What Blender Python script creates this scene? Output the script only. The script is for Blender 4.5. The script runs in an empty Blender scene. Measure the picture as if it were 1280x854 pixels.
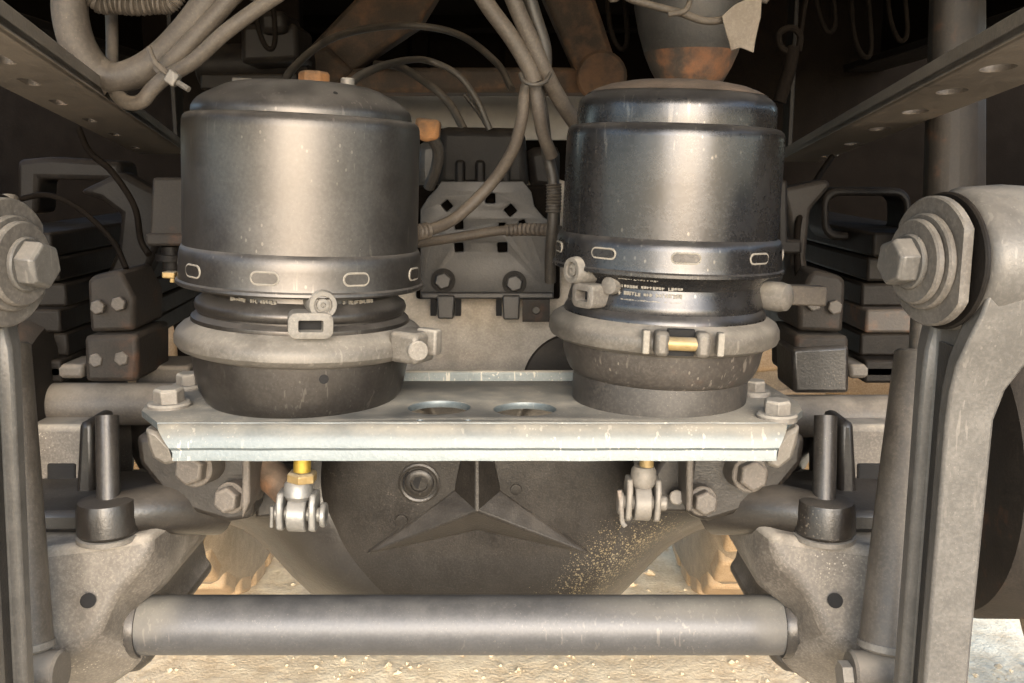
import bpy, bmesh, math, random
from mathutils import Vector, Matrix, Euler
random.seed(7)
R = math.radians
scn = bpy.context.scene
col = scn.collection
# ------------------------------------------------------------------ camera, sky, sun, exposure
FPX, PITCH, CAMZ = 1200.0, R(10.0), 0.92
cam_d = bpy.data.cameras.new('camera'); cam = bpy.data.objects.new('camera', cam_d); col.objects.link(cam)
cam.location = (0, 0, CAMZ); cam.rotation_euler = (R(90) - PITCH, 0, 0)
cam_d.sensor_width = 36; cam_d.lens = FPX / 1280 * 36; cam_d.clip_start = 0.02; cam_d.clip_end = 500
scn.camera = cam
SUN_EL, SUN_AZ = R(22), R(6)          # azimuth measured from straight behind the camera, to its right
world = bpy.data.worlds.new('World'); scn.world = world; world.use_nodes = True
nt = world.node_tree; bgn = nt.nodes['Background']
sky = nt.nodes.new('ShaderNodeTexSky'); sky.sky_type = 'NISHITA'; sky.sun_disc = False
sky.sun_elevation = SUN_EL; sky.sun_rotation = R(180) - SUN_AZ; sky.dust_density = 1.5; sky.air_density = 1.0
nt.links.new(sky.outputs[0], bgn.inputs[0]); bgn.inputs[1].default_value = 0.10
sun_d = bpy.data.lights.new('sun', 'SUN'); sun_d.energy = 1.15; sun_d.angle = R(55); sun_d.color = (1.0, 0.985, 0.97)
sun = bpy.data.objects.new('sun', sun_d); col.objects.link(sun)
sun_from = Vector((math.sin(SUN_AZ) * math.cos(SUN_EL), -math.cos(SUN_AZ) * math.cos(SUN_EL), math.sin(SUN_EL)))
sun.rotation_euler = (-sun_from).to_track_quat('-Z', 'Y').to_euler(); sun.location = (1, -4, 4)
vs = scn.view_settings
vs.view_transform = 'Standard'; vs.look = 'None'; vs.exposure = 2.95; vs.gamma = 1; vs.use_curve_mapping = False
scn.render.engine = 'CYCLES'; scn.cycles.max_bounces = 6

# ------------------------------------------------------------------ pixel direction + distance -> point
def P(px, py, d):
    u = (px - 640) / FPX; v = (427 - py) / FPX
    dy = math.cos(PITCH) + v * math.sin(PITCH); dz = -math.sin(PITCH) + v * math.cos(PITCH)
    t = d / dy
    return Vector((u * t, d, CAMZ + dz * t))
def M(px, d, py=427):                  # length in metres of px pixels at distance d
    v = (427 - py) / FPX
    return px / FPX * d / (math.cos(PITCH) + v * math.sin(PITCH))

# ------------------------------------------------------------------ materials
def node(nt, t, **kw):
    n = nt.nodes.new(t)
    for k, v in kw.items():
        if k.startswith('i_'): n.inputs[int(k[2:])].default_value = v
        else: setattr(n, k, v)
    return n
def dusty(name, base, dust=(.30, .245, .185), rough=.45, metal=0.0, up=.6, film=.3, speck=.0, rust=.0, rustcol=(.16, .055, .018),
          chips=0.0, bump=.25, scale=1.0, spec=.4, grain=400, grit=.35, K=.46, patches=(), splat=None):
    base = tuple(c * K for c in base)
    if K < 1: lum = sum(dust) / 3; dust = tuple(K * (c * .76 + lum * .24) for c in dust)
    m = bpy.data.materials.new(name); m.use_nodes = True; t = m.node_tree; L = t.links.new
    b = t.nodes['Principled BSDF']; b.inputs['Metallic'].default_value = metal; b.inputs['Specular IOR Level'].default_value = spec
    tc = node(t, 'ShaderNodeTexCoord'); geo = node(t, 'ShaderNodeNewGeometry')
    def noise(s, det=6, r=.6):
        n = node(t, 'ShaderNodeTexNoise'); n.inputs['Scale'].default_value = s * scale; n.inputs['Detail'].default_value = det
        n.inputs['Roughness'].default_value = r; L(tc.outputs['Object'], n.inputs['Vector']); return n.outputs[0]
    def mth(op, a, c=None, clamp=False):
        n = node(t, 'ShaderNodeMath', operation=op); n.use_clamp = clamp
        for i, x in enumerate((a, c)):
            if x is None: continue
            if isinstance(x, (int, float)): n.inputs[i].default_value = x
            else: L(x, n.inputs[i])
        return n.outputs[0]
    def ramp(x, lo, hi):
        n = node(t, 'ShaderNodeMapRange'); n.interpolation_type = 'SMOOTHSTEP'; L(x, n.inputs[0])
        n.inputs[1].default_value = lo; n.inputs[2].default_value = hi; return n.outputs[0]
    def mix(f, a, c):
        n = node(t, 'ShaderNodeMix', data_type='RGBA'); 
        if isinstance(f, (int, float)): n.inputs[0].default_value = f
        else: L(f, n.inputs[0])
        for i, x in ((6, a), (7, c)):
            if isinstance(x, tuple): n.inputs[i].default_value = (*x, 1)
            else: L(x, n.inputs[i])
        return n.outputs[2]
    n1 = noise(7, 5); n2 = noise(45, 6); n3 = noise(grain, 3)
    sep = node(t, 'ShaderNodeSeparateXYZ'); L(geo.outputs['Normal'], sep.inputs[0])
    upf = mth('MULTIPLY', ramp(sep.outputs[2], .1, .95), up)
    upf = mth('MULTIPLY', upf, mth('ADD', mth('MULTIPLY', ramp(mth('ADD', mth('MULTIPLY', n2, .5), mth('MULTIPLY', n1, .5)), .35, .62), .55), .55))
    fl = mth('ADD', mth('MULTIPLY', ramp(n1, .32, .68), film * .42), mth('MULTIPLY', ramp(mth('ADD', mth('MULTIPLY', n2, .4), mth('MULTIPLY', n3, .6)), .40, .60), film * .22))
    fl = mth('ADD', fl, mth('MULTIPLY', ramp(n3, .48, .66), film * .25))
    for cx_, cy_, cz_, rad, amt in patches:      # dried splashes and caked ends
        mp0 = node(t, 'ShaderNodeMapping', vector_type='TEXTURE'); mp0.inputs['Location'].default_value = (cx_, cy_, cz_); mp0.inputs['Scale'].default_value = rad if isinstance(rad, tuple) else (rad, rad, rad)
        L(tc.outputs['Object'], mp0.inputs[0]); ln = node(t, 'ShaderNodeVectorMath', operation='LENGTH'); L(mp0.outputs[0], ln.inputs[0])
        dd_ = mth('ADD', ln.outputs['Value'], mth('MULTIPLY', mth('SUBTRACT', n2, .5), 1.1))
        fl = mth('ADD', fl, mth('MULTIPLY', ramp(dd_, 1.25, .45), amt))
    fac = mth('ADD', upf, fl, True)
    b2 = mix(ramp(mth('ADD', mth('MULTIPLY', n3, .5), mth('MULTIPLY', n2, .5)), .35, .65), base, tuple(min(1, c * 1.22 + .001) for c in base))
    if rust > 0:
        b2 = mix(mth('MULTIPLY', ramp(mth('ADD', mth('MULTIPLY', n1, .5), mth('MULTIPLY', n2, .5)), .6 - .28 * rust, .66), min(1, rust * 1.3)), b2, rustcol)
    d2 = mix(n2, tuple(c * .72 for c in dust), tuple(min(1, c * 1.22) for c in dust))
    c = mix(fac, b2, d2)
    vg = node(t, 'ShaderNodeTexVoronoi'); vg.inputs['Scale'].default_value = 420 * scale; L(tc.outputs['Object'], vg.inputs['Vector'])
    gr = mth('MULTIPLY', mth('LESS_THAN', mth('ADD', vg.outputs['Distance'], mth('MULTIPLY', n2, .35)), .34), ramp(n2, .42, .6))
    c = mix(mth('MULTIPLY', gr, grit), c, tuple(min(1, q * 1.5) for q in dust))
    if splat:
        mp0 = node(t, 'ShaderNodeMapping', vector_type='TEXTURE'); mp0.inputs['Location'].default_value = splat[0]; mp0.inputs['Scale'].default_value = splat[1]; mp0.inputs['Rotation'].default_value = (0, splat[2], 0)
        L(tc.outputs['Object'], mp0.inputs[0]); ln = node(t, 'ShaderNodeVectorMath', operation='LENGTH'); L(mp0.outputs[0], ln.inputs[0])
        v = node(t, 'ShaderNodeTexVoronoi'); v.inputs['Scale'].default_value = 260; L(tc.outputs['Object'], v.inputs['Vector'])
        v2 = node(t, 'ShaderNodeTexVoronoi'); v2.inputs['Scale'].default_value = 560; L(tc.outputs['Object'], v2.inputs['Vector'])
        th_ = mth('MULTIPLY', ramp(mth('ADD', ln.outputs['Value'], mth('MULTIPLY', mth('SUBTRACT', n2, .5), 1.2)), 1.15, .05), .33)
        sp = mth('MAXIMUM', mth('LESS_THAN', v.outputs['Distance'], th_), mth('LESS_THAN', v2.outputs['Distance'], th_))
        c = mix(mth('MULTIPLY', sp, .75), c, mix(n2, (.13, .10, .055), (.25, .21, .14)))
    if speck > 0:
        v = node(t, 'ShaderNodeTexVoronoi'); v.inputs['Scale'].default_value = 300 * scale; L(tc.outputs['Object'], v.inputs['Vector'])
        sp = mth('MULTIPLY', mth('LESS_THAN', mth('ADD', v.outputs['Distance'], mth('MULTIPLY', n3, .25)), .34), ramp(noise(11, 3), .62 - .22 * speck, .70))
        c = mix(mth('MULTIPLY', sp, min(.8, speck + .2)), c, tuple(min(1, q * 1.9) for q in dust))
    if chips > 0:
        mp = node(t, 'ShaderNodeMapping'); mp.inputs['Scale'].default_value = (1, 1, .6); mp.inputs['Rotation'].default_value = (.4, .7, .2)
        L(tc.outputs['Object'], mp.inputs[0])
        v = node(t, 'ShaderNodeTexVoronoi'); v.inputs['Scale'].default_value = 170 * scale; L(mp.outputs[0], v.inputs['Vector'])
        ch = mth('MULTIPLY', mth('LESS_THAN', v.outputs['Distance'], .10 + .04 * chips), ramp(noise(16, 4), .5, .58))
        n = node(t, 'ShaderNodeTexNoise'); n.inputs['Scale'].default_value = 38 * scale; n.inputs['Detail'].default_value = 2
        mp2 = node(t, 'ShaderNodeMapping'); mp2.inputs['Scale'].default_value = (7, 7, .8); mp2.inputs['Rotation'].default_value = (.9, 1.0, .5); L(tc.outputs['Object'], mp2.inputs[0]); L(mp2.outputs[0], n.inputs['Vector'])
        sc = mth('MULTIPLY', ramp(n.outputs[0], .635, .665), ramp(noise(9, 3), .47, .58))
        c = mix(mth('MULTIPLY', mth('MAXIMUM', ch, sc), .42 * min(1, chips)), c, tuple(min(1, q * 1.7) for q in dust))
    L(c, b.inputs['Base Color'])
    rr = node(t, 'ShaderNodeMapRange'); L(fac, rr.inputs[0]); rr.inputs[3].default_value = rough; rr.inputs[4].default_value = .92
    rn = mth('ADD', rr.outputs[0], mth('MULTIPLY', mth('SUBTRACT', n2, .5), .12), True); L(rn, b.inputs['Roughness'])
    if metal > 0:
        L(mth('MULTIPLY', mth('SUBTRACT', 1.0, fac, True), metal), b.inputs['Metallic'])
    bp = node(t, 'ShaderNodeBump'); bp.inputs['Strength'].default_value = bump; bp.inputs['Distance'].default_value = .0012
    L(mth('ADD', mth('MULTIPLY', n3, .5), n2), bp.inputs['Height']); L(bp.outputs[0], b.inputs['Normal'])
    return m
TAN = (.30, .24, .175)
MT = {
 'chamber': dusty('chamber_paint', (.122, .112, .104), (.21, .18, .15), rough=.38, metal=.88, up=.6, film=.11, chips=1.0, bump=.04, grit=.3),
 'chamber2': dusty('chamber_gloss_paint', (.060, .058, .060), (.18, .155, .13), rough=.25, metal=.75, up=.5, film=.10, chips=1.0, bump=.04, rust=.05, grit=.3, spec=.6),
 'bowl': dusty('bowl_paint', (.085, .076, .069), (.19, .165, .14), rough=.32, metal=.8, up=.45, film=.12, chips=.7, speck=.12, bump=.05),
 'bowl2': dusty('mud_stained_bowl', (.050, .043, .038), (.23, .19, .15), rough=.38, metal=.4, up=.5, film=.26, chips=1.0, bump=.10, rust=.12, K=.55),
 'rubber': dusty('foot_rubber', (.030, .027, .025), rough=.45, up=.5, film=.22, bump=.12),
 'clamp': dusty('clamp_dust', (.10, .089, .076), (.27, .235, .19), rough=.40, metal=.4, up=.7, film=.42, speck=.1, bump=.15, chips=.5, K=.6),
 'port': dusty('port_cast', (.11, .10, .088), (.33, .29, .235), rough=.55, up=.7, film=.5, bump=.3, K=0.62),
 'emboss': dusty('emboss_dust', (.20, .18, .15), (.36, .32, .26), rough=.7, up=.4, film=.5, K=0.6),
 'zinc': dusty('zinc_bracket', (.16, .19, .20), (.48, .42, .32), rough=.40, metal=.4, up=.95, film=.10, speck=.12, bump=.25, chips=1.0, rust=.12, rustcol=(.16, .12, .08), K=0.41),
 'bolt': dusty('dusty_bolt', (.14, .125, .11), (.36, .32, .26), rough=.5, metal=.35, up=.85, film=.45, bump=.3, K=0.62),
 'boltdark': dusty('grimy_bolt', (.08, .068, .056), (.26, .21, .165), rough=.5, metal=.3, up=.7, film=.5, speck=.3, bump=.4, K=0.55),
 'cast': dusty('axle_cast', (.021, .017, .0145), (.19, .148, .105), rough=.32, up=.55, film=.17, speck=.35, bump=.35, spec=.5, splat=((.155, -.05, .10), (.13, .12, .05), -.75), K=0.34),
 'cover': dusty('cover_cast', (.036, .031, .027), (.22, .18, .14), rough=.32, metal=.35, up=.5, film=.22, speck=.3, bump=.35, grain=600, splat=((.13, -.05, .10), (.13, .12, .05), -.75), K=0.36),
 'hump': dusty('axle_hump', (.15, .128, .10), (.36, .30, .23), rough=.6, up=.7, film=.6, bump=.4, speck=.2, K=.99),
 'saddle': dusty('saddle_cast', (.065, .055, .046), (.36, .305, .235), rough=.55, up=1.0, film=.42, speck=.25, bump=.4, K=.72),
 'dark': dusty('dark_metal', (.012, .0095, .008), (.085, .063, .044), rough=.5, up=.5, film=.16, speck=.08, bump=.4, grit=.2, spec=.12, K=.34),
 'black': dusty('black_grime', (.0075, .0055, .0042), (.030, .022, .015), rough=.8, up=.4, film=.25, bump=.4, grit=.1, spec=.02),  # near-black and sheenless, stands for the unlit depth under the truck
 'rust': dusty('rusty_beam', (.030, .019, .012), (.16, .105, .06), rough=.75, up=.4, film=.35, rust=.55, rustcol=(.10, .046, .020), bump=.6),
 'rustspot': dusty('rust_patch', (.09, .055, .03), (.30, .20, .11), rough=.85, up=.5, film=.5, rust=.9, rustcol=(.26, .11, .03), bump=.9, K=0.32),
 'link': dusty('link_forging', (.105, .098, .090), (.23, .20, .165), rough=.40, metal=.35, up=.9, film=.28, chips=.5, speck=.12, bump=.3, K=0.58),
 'linkdark': dusty('link_channel', (.050, .045, .042), (.22, .185, .15), rough=.28, metal=.4, up=.6, film=.2, speck=.3, bump=.3),
 'washer': dusty('washer', (.10, .088, .078), (.30, .26, .21), rough=.5, metal=.3, up=.6, film=.5, bump=.3, K=0.55),
 'shock': dusty('shock_tube', (.075, .062, .050), (.27, .22, .165), rough=.42, up=.6, film=.5, speck=.35, bump=.3, K=0.52),
 'bar': dusty('stabilizer_paint', (.12, .12, .126), (.34, .30, .235), rough=.48, metal=.6, up=.25, film=.06, bump=.05, chips=.4, patches=((-.280, -.01, .052, (.040, .05, .026), .5), (.20, -.01, .058, (.10, .05, .014), .35), (.275, -.01, .045, (.02, .06, .03), .3))),
 'tube': dusty('axle_tube', (.065, .055, .046), (.26, .215, .165), rough=.5, up=.9, film=.36, bump=.3, K=0.6),
 'hose': dusty('dusty_hose', (.050, .039, .030), (.20, .155, .108), rough=.6, up=.6, film=.42, bump=.35, K=0.62),
 'hosedark': dusty('dark_hose', (.028, .024, .020), (.20, .155, .11), rough=.5, up=.6, film=.35, bump=.25),
 'strap': dusty('perforated_strap', (.022, .0175, .014), (.10, .076, .055), rough=.6, up=.5, film=.36, bump=.35, rust=.2, spec=.2, K=.4),
 'greyplate': dusty('grey_plate', (.055, .052, .050), (.14, .118, .095), rough=.42, metal=.3, up=.5, film=.35, bump=.3),
 'pale': dusty('pale_panel', (.30, .30, .30), (.26, .24, .21), rough=.6, up=.4, film=.3, bump=.2),
 'gold': dusty('yellow_zinc', (.62, .42, .07), (.45, .36, .20), rough=.32, metal=.75, up=.3, film=.12, bump=.1, K=0.6),
 'brass': dusty('dirty_brass', (.50, .34, .13), (.50, .42, .28), rough=.4, metal=.5, up=.7, film=.35, bump=.2, K=0.38),
 'silver': dusty('clevis_zinc', (.34, .33, .31), (.36, .32, .27), rough=.38, metal=.6, up=.6, film=.35, bump=.35, chips=.3, K=0.42),
 'silver2': dusty('worn_clevis', (.24, .215, .185), (.34, .30, .25), rough=.5, metal=.4, up=.7, film=.5, bump=.5, rust=.2, K=0.46),
 'tyre': dusty('dusty_tyre', (.20, .155, .105), (.46, .35, .23), rough=.9, up=.5, film=.75, bump=.5, K=0.75),
 'tread': dusty('muddy_tread', (.30, .20, .11), (.50, .355, .20), rough=.95, up=.6, film=.8, bump=.6, K=0.8),
 'cloth': dusty('dusty_rag', (.23, .19, .15), (.36, .30, .24), rough=.9, up=.6, film=.6, bump=.5),
 'hole': dusty('hole_dark', (.006, .005, .005), (.02, .016, .012), rough=.9, up=.2, film=.1),
 'stone': dusty('gravel_stone', (.40, .32, .22), (.60, .49, .34), rough=.95, up=.5, film=.5, bump=.6, K=1.0),
}
def sand_mat():
    m = bpy.data.materials.new('sand'); m.use_nodes = True; t = m.node_tree; L = t.links.new; b = t.nodes['Principled BSDF']
    g = node(t, 'ShaderNodeNewGeometry')
    def noise(s, d):
        n = node(t, 'ShaderNodeTexNoise'); n.inputs['Scale'].default_value = s; n.inputs['Detail'].default_value = d; L(g.outputs['Position'], n.inputs['Vector']); return n.outputs[0]
    a, c, e = noise(2.5, 5), noise(22, 6), noise(140, 5)
    cr = node(t, 'ShaderNodeValToRGB'); cr.color_ramp.elements[0].position = .34; cr.color_ramp.elements[1].position = .62
    cr.color_ramp.elements[0].color = (.48, .355, .215, 1); cr.color_ramp.elements[1].color = (.80, .675, .475, 1)
    ad = node(t, 'ShaderNodeMath', operation='MULTIPLY_ADD'); L(c, ad.inputs[0]); ad.inputs[1].default_value = .5
    h = node(t, 'ShaderNodeMath', operation='MULTIPLY'); L(a, h.inputs[0]); h.inputs[1].default_value = .25; L(h.outputs[0], ad.inputs[2])
    ad2 = node(t, 'ShaderNodeMath', operation='MULTIPLY_ADD'); L(e, ad2.inputs[0]); ad2.inputs[1].default_value = .25; L(ad.outputs[0], ad2.inputs[2])
    L(ad2.outputs[0], cr.inputs[0]); L(cr.outputs[0], b.inputs['Base Color']); b.inputs['Roughness'].default_value = .95
    bp = node(t, 'ShaderNodeBump'); bp.inputs['Strength'].default_value = .8; bp.inputs['Distance'].default_value = .012
    L(ad2.outputs[0], bp.inputs['Height']); L(bp.outputs[0], b.inputs['Normal'])
    return m
MT['sand'] = sand_mat()

# ------------------------------------------------------------------ mesh builders: each returns (verts, faces)
def join(*parts):
    V, F = [], []
    for v, f in parts:
        k = len(V); V += list(v); F += [tuple(i + k for i in q) for q in f]
    return V, F
def frame(axis, up=Vector((0, 0, 1))):
    a = Vector(axis).normalized(); up = Vector(up)
    if abs(a.dot(up)) > .98: up = Vector((0, 1, 0))
    x = up.cross(a).normalized(); y = a.cross(x)
    return x, y, a
def lathe(prof, n=64, o=(0, 0, 0), axis=(0, 0, 1), a0=0, a1=2 * math.pi):
    x, y, a = frame(axis); o = Vector(o); V, F = [], []; full = abs(a1 - a0 - 2 * math.pi) < 1e-6; m = n if full else n + 1
    for r, z in prof:
        for i in range(m):
            t = a0 + (a1 - a0) * i / n; V.append(o + a * z + (x * math.cos(t) + y * math.sin(t)) * r)
    for k in range(len(prof) - 1):
        for i in range(n):
            j = (i + 1) % m; F.append((k * m + i, k * m + j, (k + 1) * m + j, (k + 1) * m + i))
    return V, F
def catmull(pts, k=6):
    pts = [Vector(p) for p in pts]
    if len(pts) < 3: return pts
    q = [pts[0] * 2 - pts[1]] + pts + [pts[-1] * 2 - pts[-2]]; out = []
    for i in range(1, len(q) - 2):
        a, b, c, d = q[i - 1], q[i], q[i + 1], q[i + 2]
        for s in range(k):
            t = s / k; out.append(.5 * (2 * b + (c - a) * t + (2 * a - 5 * b + 4 * c - d) * t * t + (3 * b - a - 3 * c + d) * t ** 3))
    out.append(pts[-1]); return out
def tube(pts, r, n=14, smooth=6, closed=False):
    p = catmull(pts, smooth) if (smooth and not closed) else [Vector(q) for q in pts]
    m = len(p); V, F = [], []; up = None
    for i in range(m):
        if closed: d = p[(i + 1) % m] - p[i - 1]
        else: d = p[min(i + 1, m - 1)] - p[max(i - 1, 0)]
        d.normalize()
        if up is None: up = Vector((0, 0, 1)) if abs(d.z) < .9 else Vector((1, 0, 0))
        x = up.cross(d)
        if x.length < 1e-4: x = Vector((0, 1, 0)).cross(d)
        x.normalize(); y = d.cross(x); up = y
        rr = r if isinstance(r, (int, float)) else r[min(len(r) - 1, int(i / max(1, m - 1) * (len(r) - 1) + .5))] if not callable(r) else r(i / max(1, m - 1))
        for k in range(n):
            t = 2 * math.pi * k / n; V.append(p[i] + (x * math.cos(t) + y * math.sin(t)) * rr)
    for i in range(m if closed else m - 1):
        for k in range(n):
            a = i * n + k; b_ = i * n + (k + 1) % n; c = ((i + 1) % m) * n; F.append((a, b_, c + (k + 1) % n, c + k))
    if not closed: F += [tuple(range(n - 1, -1, -1)), tuple((m - 1) * n + k for k in range(n))]
    return V, F
def cyl(p0, p1, r0, r1=None, n=28, ch=.0):
    p0, p1 = Vector(p0), Vector(p1); h = (p1 - p0).length; r1 = r0 if r1 is None else r1
    pr = [(0, 0), (r0 - ch, 0), (r0, ch), (r1, h - ch), (r1 - ch, h), (0, h)] if ch else [(0, 0), (r0, 0), (r1, h), (0, h)]
    return lathe(pr, n, p0, p1 - p0)
def hexhead(p, axis, r, h, rot=.2):
    p = Vector(p); x, y, a = frame(axis); V = []; ch = r * .16
    for rr, z in ((r, 0), (r, h - ch), (r * .86, h)):
        for i in range(6):
            t = rot + i * math.pi / 3; V.append(p + a * z + (x * math.cos(t) + y * math.sin(t)) * rr)
    F = [tuple(range(5, -1, -1)), tuple(range(12, 18))]
    for k in (0, 1):
        for i in range(6):
            j = (i + 1) % 6; F.append((k * 6 + i, k * 6 + j, k * 6 + 6 + j, k * 6 + 6 + i))
    return V, F
def prism(front, back):                # two matching rings of points
    n = len(front); V = [Vector(p) for p in front] + [Vector(p) for p in back]
    F = [tuple(range(n)), tuple(range(2 * n - 1, n - 1, -1))]
    for i in range(n):
        j = (i + 1) % n; F.append((i, i + n, j + n, j))
    return V, F
def slab(poly, d, th):                 # outline seen at distance d, th metres deep
    f = [P(x, y, d) for x, y in poly]; return prism(f, [p + Vector((0, th, 0)) for p in f])
def rings(rs):                         # loft closed rings, cap both ends
    n = len(rs[0]); V = [Vector(p) for r in rs for p in r]; F = [tuple(range(n)), tuple((len(rs) - 1) * n + k for k in range(n - 1, -1, -1))]
    for k in range(len(rs) - 1):
        for i in range(n):
            j = (i + 1) % n; F.append((k * n + i, (k + 1) * n + i, (k + 1) * n + j, k * n + j))
    return V, F
def box(c, s, rot=None):
    c = Vector(c); V = []
    for z in (-.5, .5):
        for x, y in ((-.5, -.5), (.5, -.5), (.5, .5), (-.5, .5)):
            q = Vector((x * s[0], y * s[1], z * s[2]))
            if rot is not None: q = rot @ q
            V.append(c + q)
    return V, [(3, 2, 1, 0), (4, 5, 6, 7), (0, 1, 5, 4), (1, 2, 6, 5), (2, 3, 7, 6), (3, 0, 4, 7)]
def rrect(w, h, r, k=4):
    o = []
    for cx, cy, a in ((w / 2 - r, h / 2 - r, 0), (-w / 2 + r, h / 2 - r, 90), (-w / 2 + r, -h / 2 + r, 180), (w / 2 - r, -h / 2 + r, 270)):
        for i in range(k + 1):
            t = R(a + 90 * i / k); o.append((cx + r * math.cos(t), cy + r * math.sin(t)))
    return o
def ellipse(w, h, n=24): return [(w / 2 * math.cos(2 * math.pi * i / n), h / 2 * math.sin(2 * math.pi * i / n)) for i in range(n)]
def shift(poly, x, y, rot=0):
    c, s = math.cos(rot), math.sin(rot); return [(x + a * c - b_ * s, y + a * s + b_ * c) for a, b_ in poly]
def sheet(outline, holes, th, mat4, bev=0.0):   # flat plate with real holes: 2D curve filled and extruded
    cu = bpy.data.curves.new('tmp', 'CURVE'); cu.dimensions = '2D'; cu.fill_mode = 'BOTH'; cu.extrude = max(1e-5, th / 2 - bev); cu.bevel_depth = bev; cu.bevel_resolution = 1
    if bev: cu.offset = -bev
    for poly in [outline] + holes:
        sp = cu.splines.new('POLY'); sp.points.add(len(poly) - 1); sp.use_cyclic_u = True
        for p, (x, y) in zip(sp.points, poly): p.co = (x, y, 0, 1)
    o = bpy.data.objects.new('tmp', cu); col.objects.link(o)
    me = bpy.data.meshes.new_from_object(o.evaluated_get(bpy.context.evaluated_depsgraph_get()))
    V = [mat4 @ v.co for v in me.vertices]; F = [tuple(p.vertices) for p in me.polygons]
    bpy.data.objects.remove(o); bpy.data.curves.remove(cu); bpy.data.meshes.remove(me)
    return V, F
ORG = {}
def make(name, vf, mat, parent=None, bevel=0, smooth=35, sub=0, origin=None, segs=2):
    V, F = vf
    if parent is not None: o0 = ORG[parent]
    elif origin is not None: o0 = Vector(origin)
    else:
        xs = [v[0] for v in V]; ys = [v[1] for v in V]; zs = [v[2] for v in V]
        o0 = Vector(((min(xs) + max(xs)) / 2, (min(ys) + max(ys)) / 2, min(zs)))
    me = bpy.data.meshes.new(name); me.from_pydata([tuple(Vector(v) - o0) for v in V], [], F)
    bm = bmesh.new(); bm.from_mesh(me); bmesh.ops.remove_doubles(bm, verts=bm.verts, dist=1e-6); bmesh.ops.recalc_face_normals(bm, faces=bm.faces); bm.to_mesh(me); bm.free()
    me.materials.append(MT[mat] if isinstance(mat, str) else mat)
    ob = bpy.data.objects.new(name, me); col.objects.link(ob)
    if parent is not None: ob.parent = parent
    else: ob.location = o0
    ORG[ob] = o0
    if smooth: me.shade_smooth(); me.set_sharp_from_angle(angle=R(smooth))
    if bevel:
        b = ob.modifiers.new('bevel', 'BEVEL'); b.width = bevel; b.segments = segs; b.limit_method = 'ANGLE'; b.angle_limit = R(32)
    if sub:
        s = ob.modifiers.new('subd', 'SUBSURF'); s.levels = s.render_levels = sub
    return ob
def thing(name, label, cat, loc, group=None, local=False):
    o = bpy.data.objects.new(name, None); col.objects.link(o); o.location = loc; o.empty_display_size = .02
    ORG[o] = Vector((0, 0, 0)) if local else Vector(loc)
    return tag(o, label, cat, group)
def tag(o, label, cat, group=None, kind=None):
    if label: o['label'] = label
    if cat: o['category'] = cat
    if group: o['group'] = group
    if kind: o['kind'] = kind
    return o
def flipx(vf, x0):
    V, F = vf; return [Vector((2 * x0 - v[0], v[1], v[2])) for v in V], [tuple(reversed(f)) for f in F]
def along(axis_pt): return Vector(axis_pt)

# ------------------------------------------------------------------ ground
def ground():
    V, F = [], []; xs = [-60, -25, -10, -5] + [-3 + .12 * i for i in range(51)] + [5, 10, 25, 60]
    ys = [-60, -25, -10, -4, -1.5] + [.2 + .08 * i for i in range(41)] + [4.2, 5.5, 8, 14, 25, 60]
    from mathutils import noise as N
    for y in ys:
        for x in xs:
            k = 1 if (abs(x) < 3.2 and .2 <= y <= 3.6) else 0
            V.append((x, y, k * (.022 * N.noise(Vector((x * 2.3, y * 2.3, 0))) + .012 * N.noise(Vector((x * 7, y * 7, 3))))))
    w = len(xs)
    for j in range(len(ys) - 1):
        for i in range(w - 1): F.append((j * w + i, j * w + i + 1, (j + 1) * w + i + 1, (j + 1) * w + i))
    tag(make('ground', (V, F), 'sand', smooth=180, origin=(0, 0, 0)), None, None, kind='structure')
    parts = []
    rnd = random.Random(3)
    for i in range(3200):
        y = rnd.uniform(1.45, 2.9); x = rnd.uniform(-.62, .62) * y; s = rnd.choice((.0015, .002, .002, .003, .003, .004, .005, .007)) * rnd.uniform(.7, 1.3)
        if abs(x) > .5 and y > 1.7: continue
        big = 1.6 if 1.95 < y < 2.4 else 1
        V = []; pr = [Vector((rnd.uniform(-.3, .3), rnd.uniform(-.3, .3), .7)), Vector((0, 0, -.7))]
        for k in range(6):
            a = k * math.pi / 3 + rnd.uniform(-.3, .3); q = rnd.uniform(.7, 1.2); V.append(Vector((math.cos(a) * q, math.sin(a) * q, rnd.uniform(-.3, .3))))
        V = [Vector((x, y, .012 * (s / .014))) + v * s * big for v in pr + V]
        parts.append((V, [(0, 2 + k, 2 + (k + 1) % 6) for k in range(6)] + [(1, 2 + (k + 1) % 6, 2 + k) for k in range(6)]))
    tag(make('gravel', join(*parts), 'stone', smooth=0), 'loose gravel and clods scattered over the sand', 'gravel', kind='stuff')
ground()

# ------------------------------------------------------------------ unseen truck floor added overhead, sized to keep the sky off everything
def floor():
    t = thing('truck_floor', 'dark steel underside of the truck body above the axle', 'truck body', (0, 1.9, 1.28))
    make('floor_panel', box((0, 1.85, 1.335), (1.5, 4.2, .05)), 'black', t, .004)
    for y in (-.1, .3, .7, 1.1, 1.55, 2.05, 2.55): make('floor_rib', box((0, y, 1.293), (1.1, .06, .04)), 'black', t, .004)
    for s in (-1, 1):
        r = thing('chassis_rail', ['tall dark chassis rail above the spring beside the gold-rod chamber', 'tall dark chassis rail above the spring beside the strapped rag'][s > 0], 'chassis rail', (s * .60, 2.3, 1.08))
        make('web', box((s * .60, 2.3, 1.195), (.012, 3.2, .22)), 'black', r, .002)
        make('flange', box((s * .565, 2.3, 1.086), (.058, 3.2, .012)), 'dark', r, .002)
        make('flange', box((s * .565, 2.3, 1.302), (.058, 3.2, .012)), 'dark', r, .002)
floor()
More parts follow.
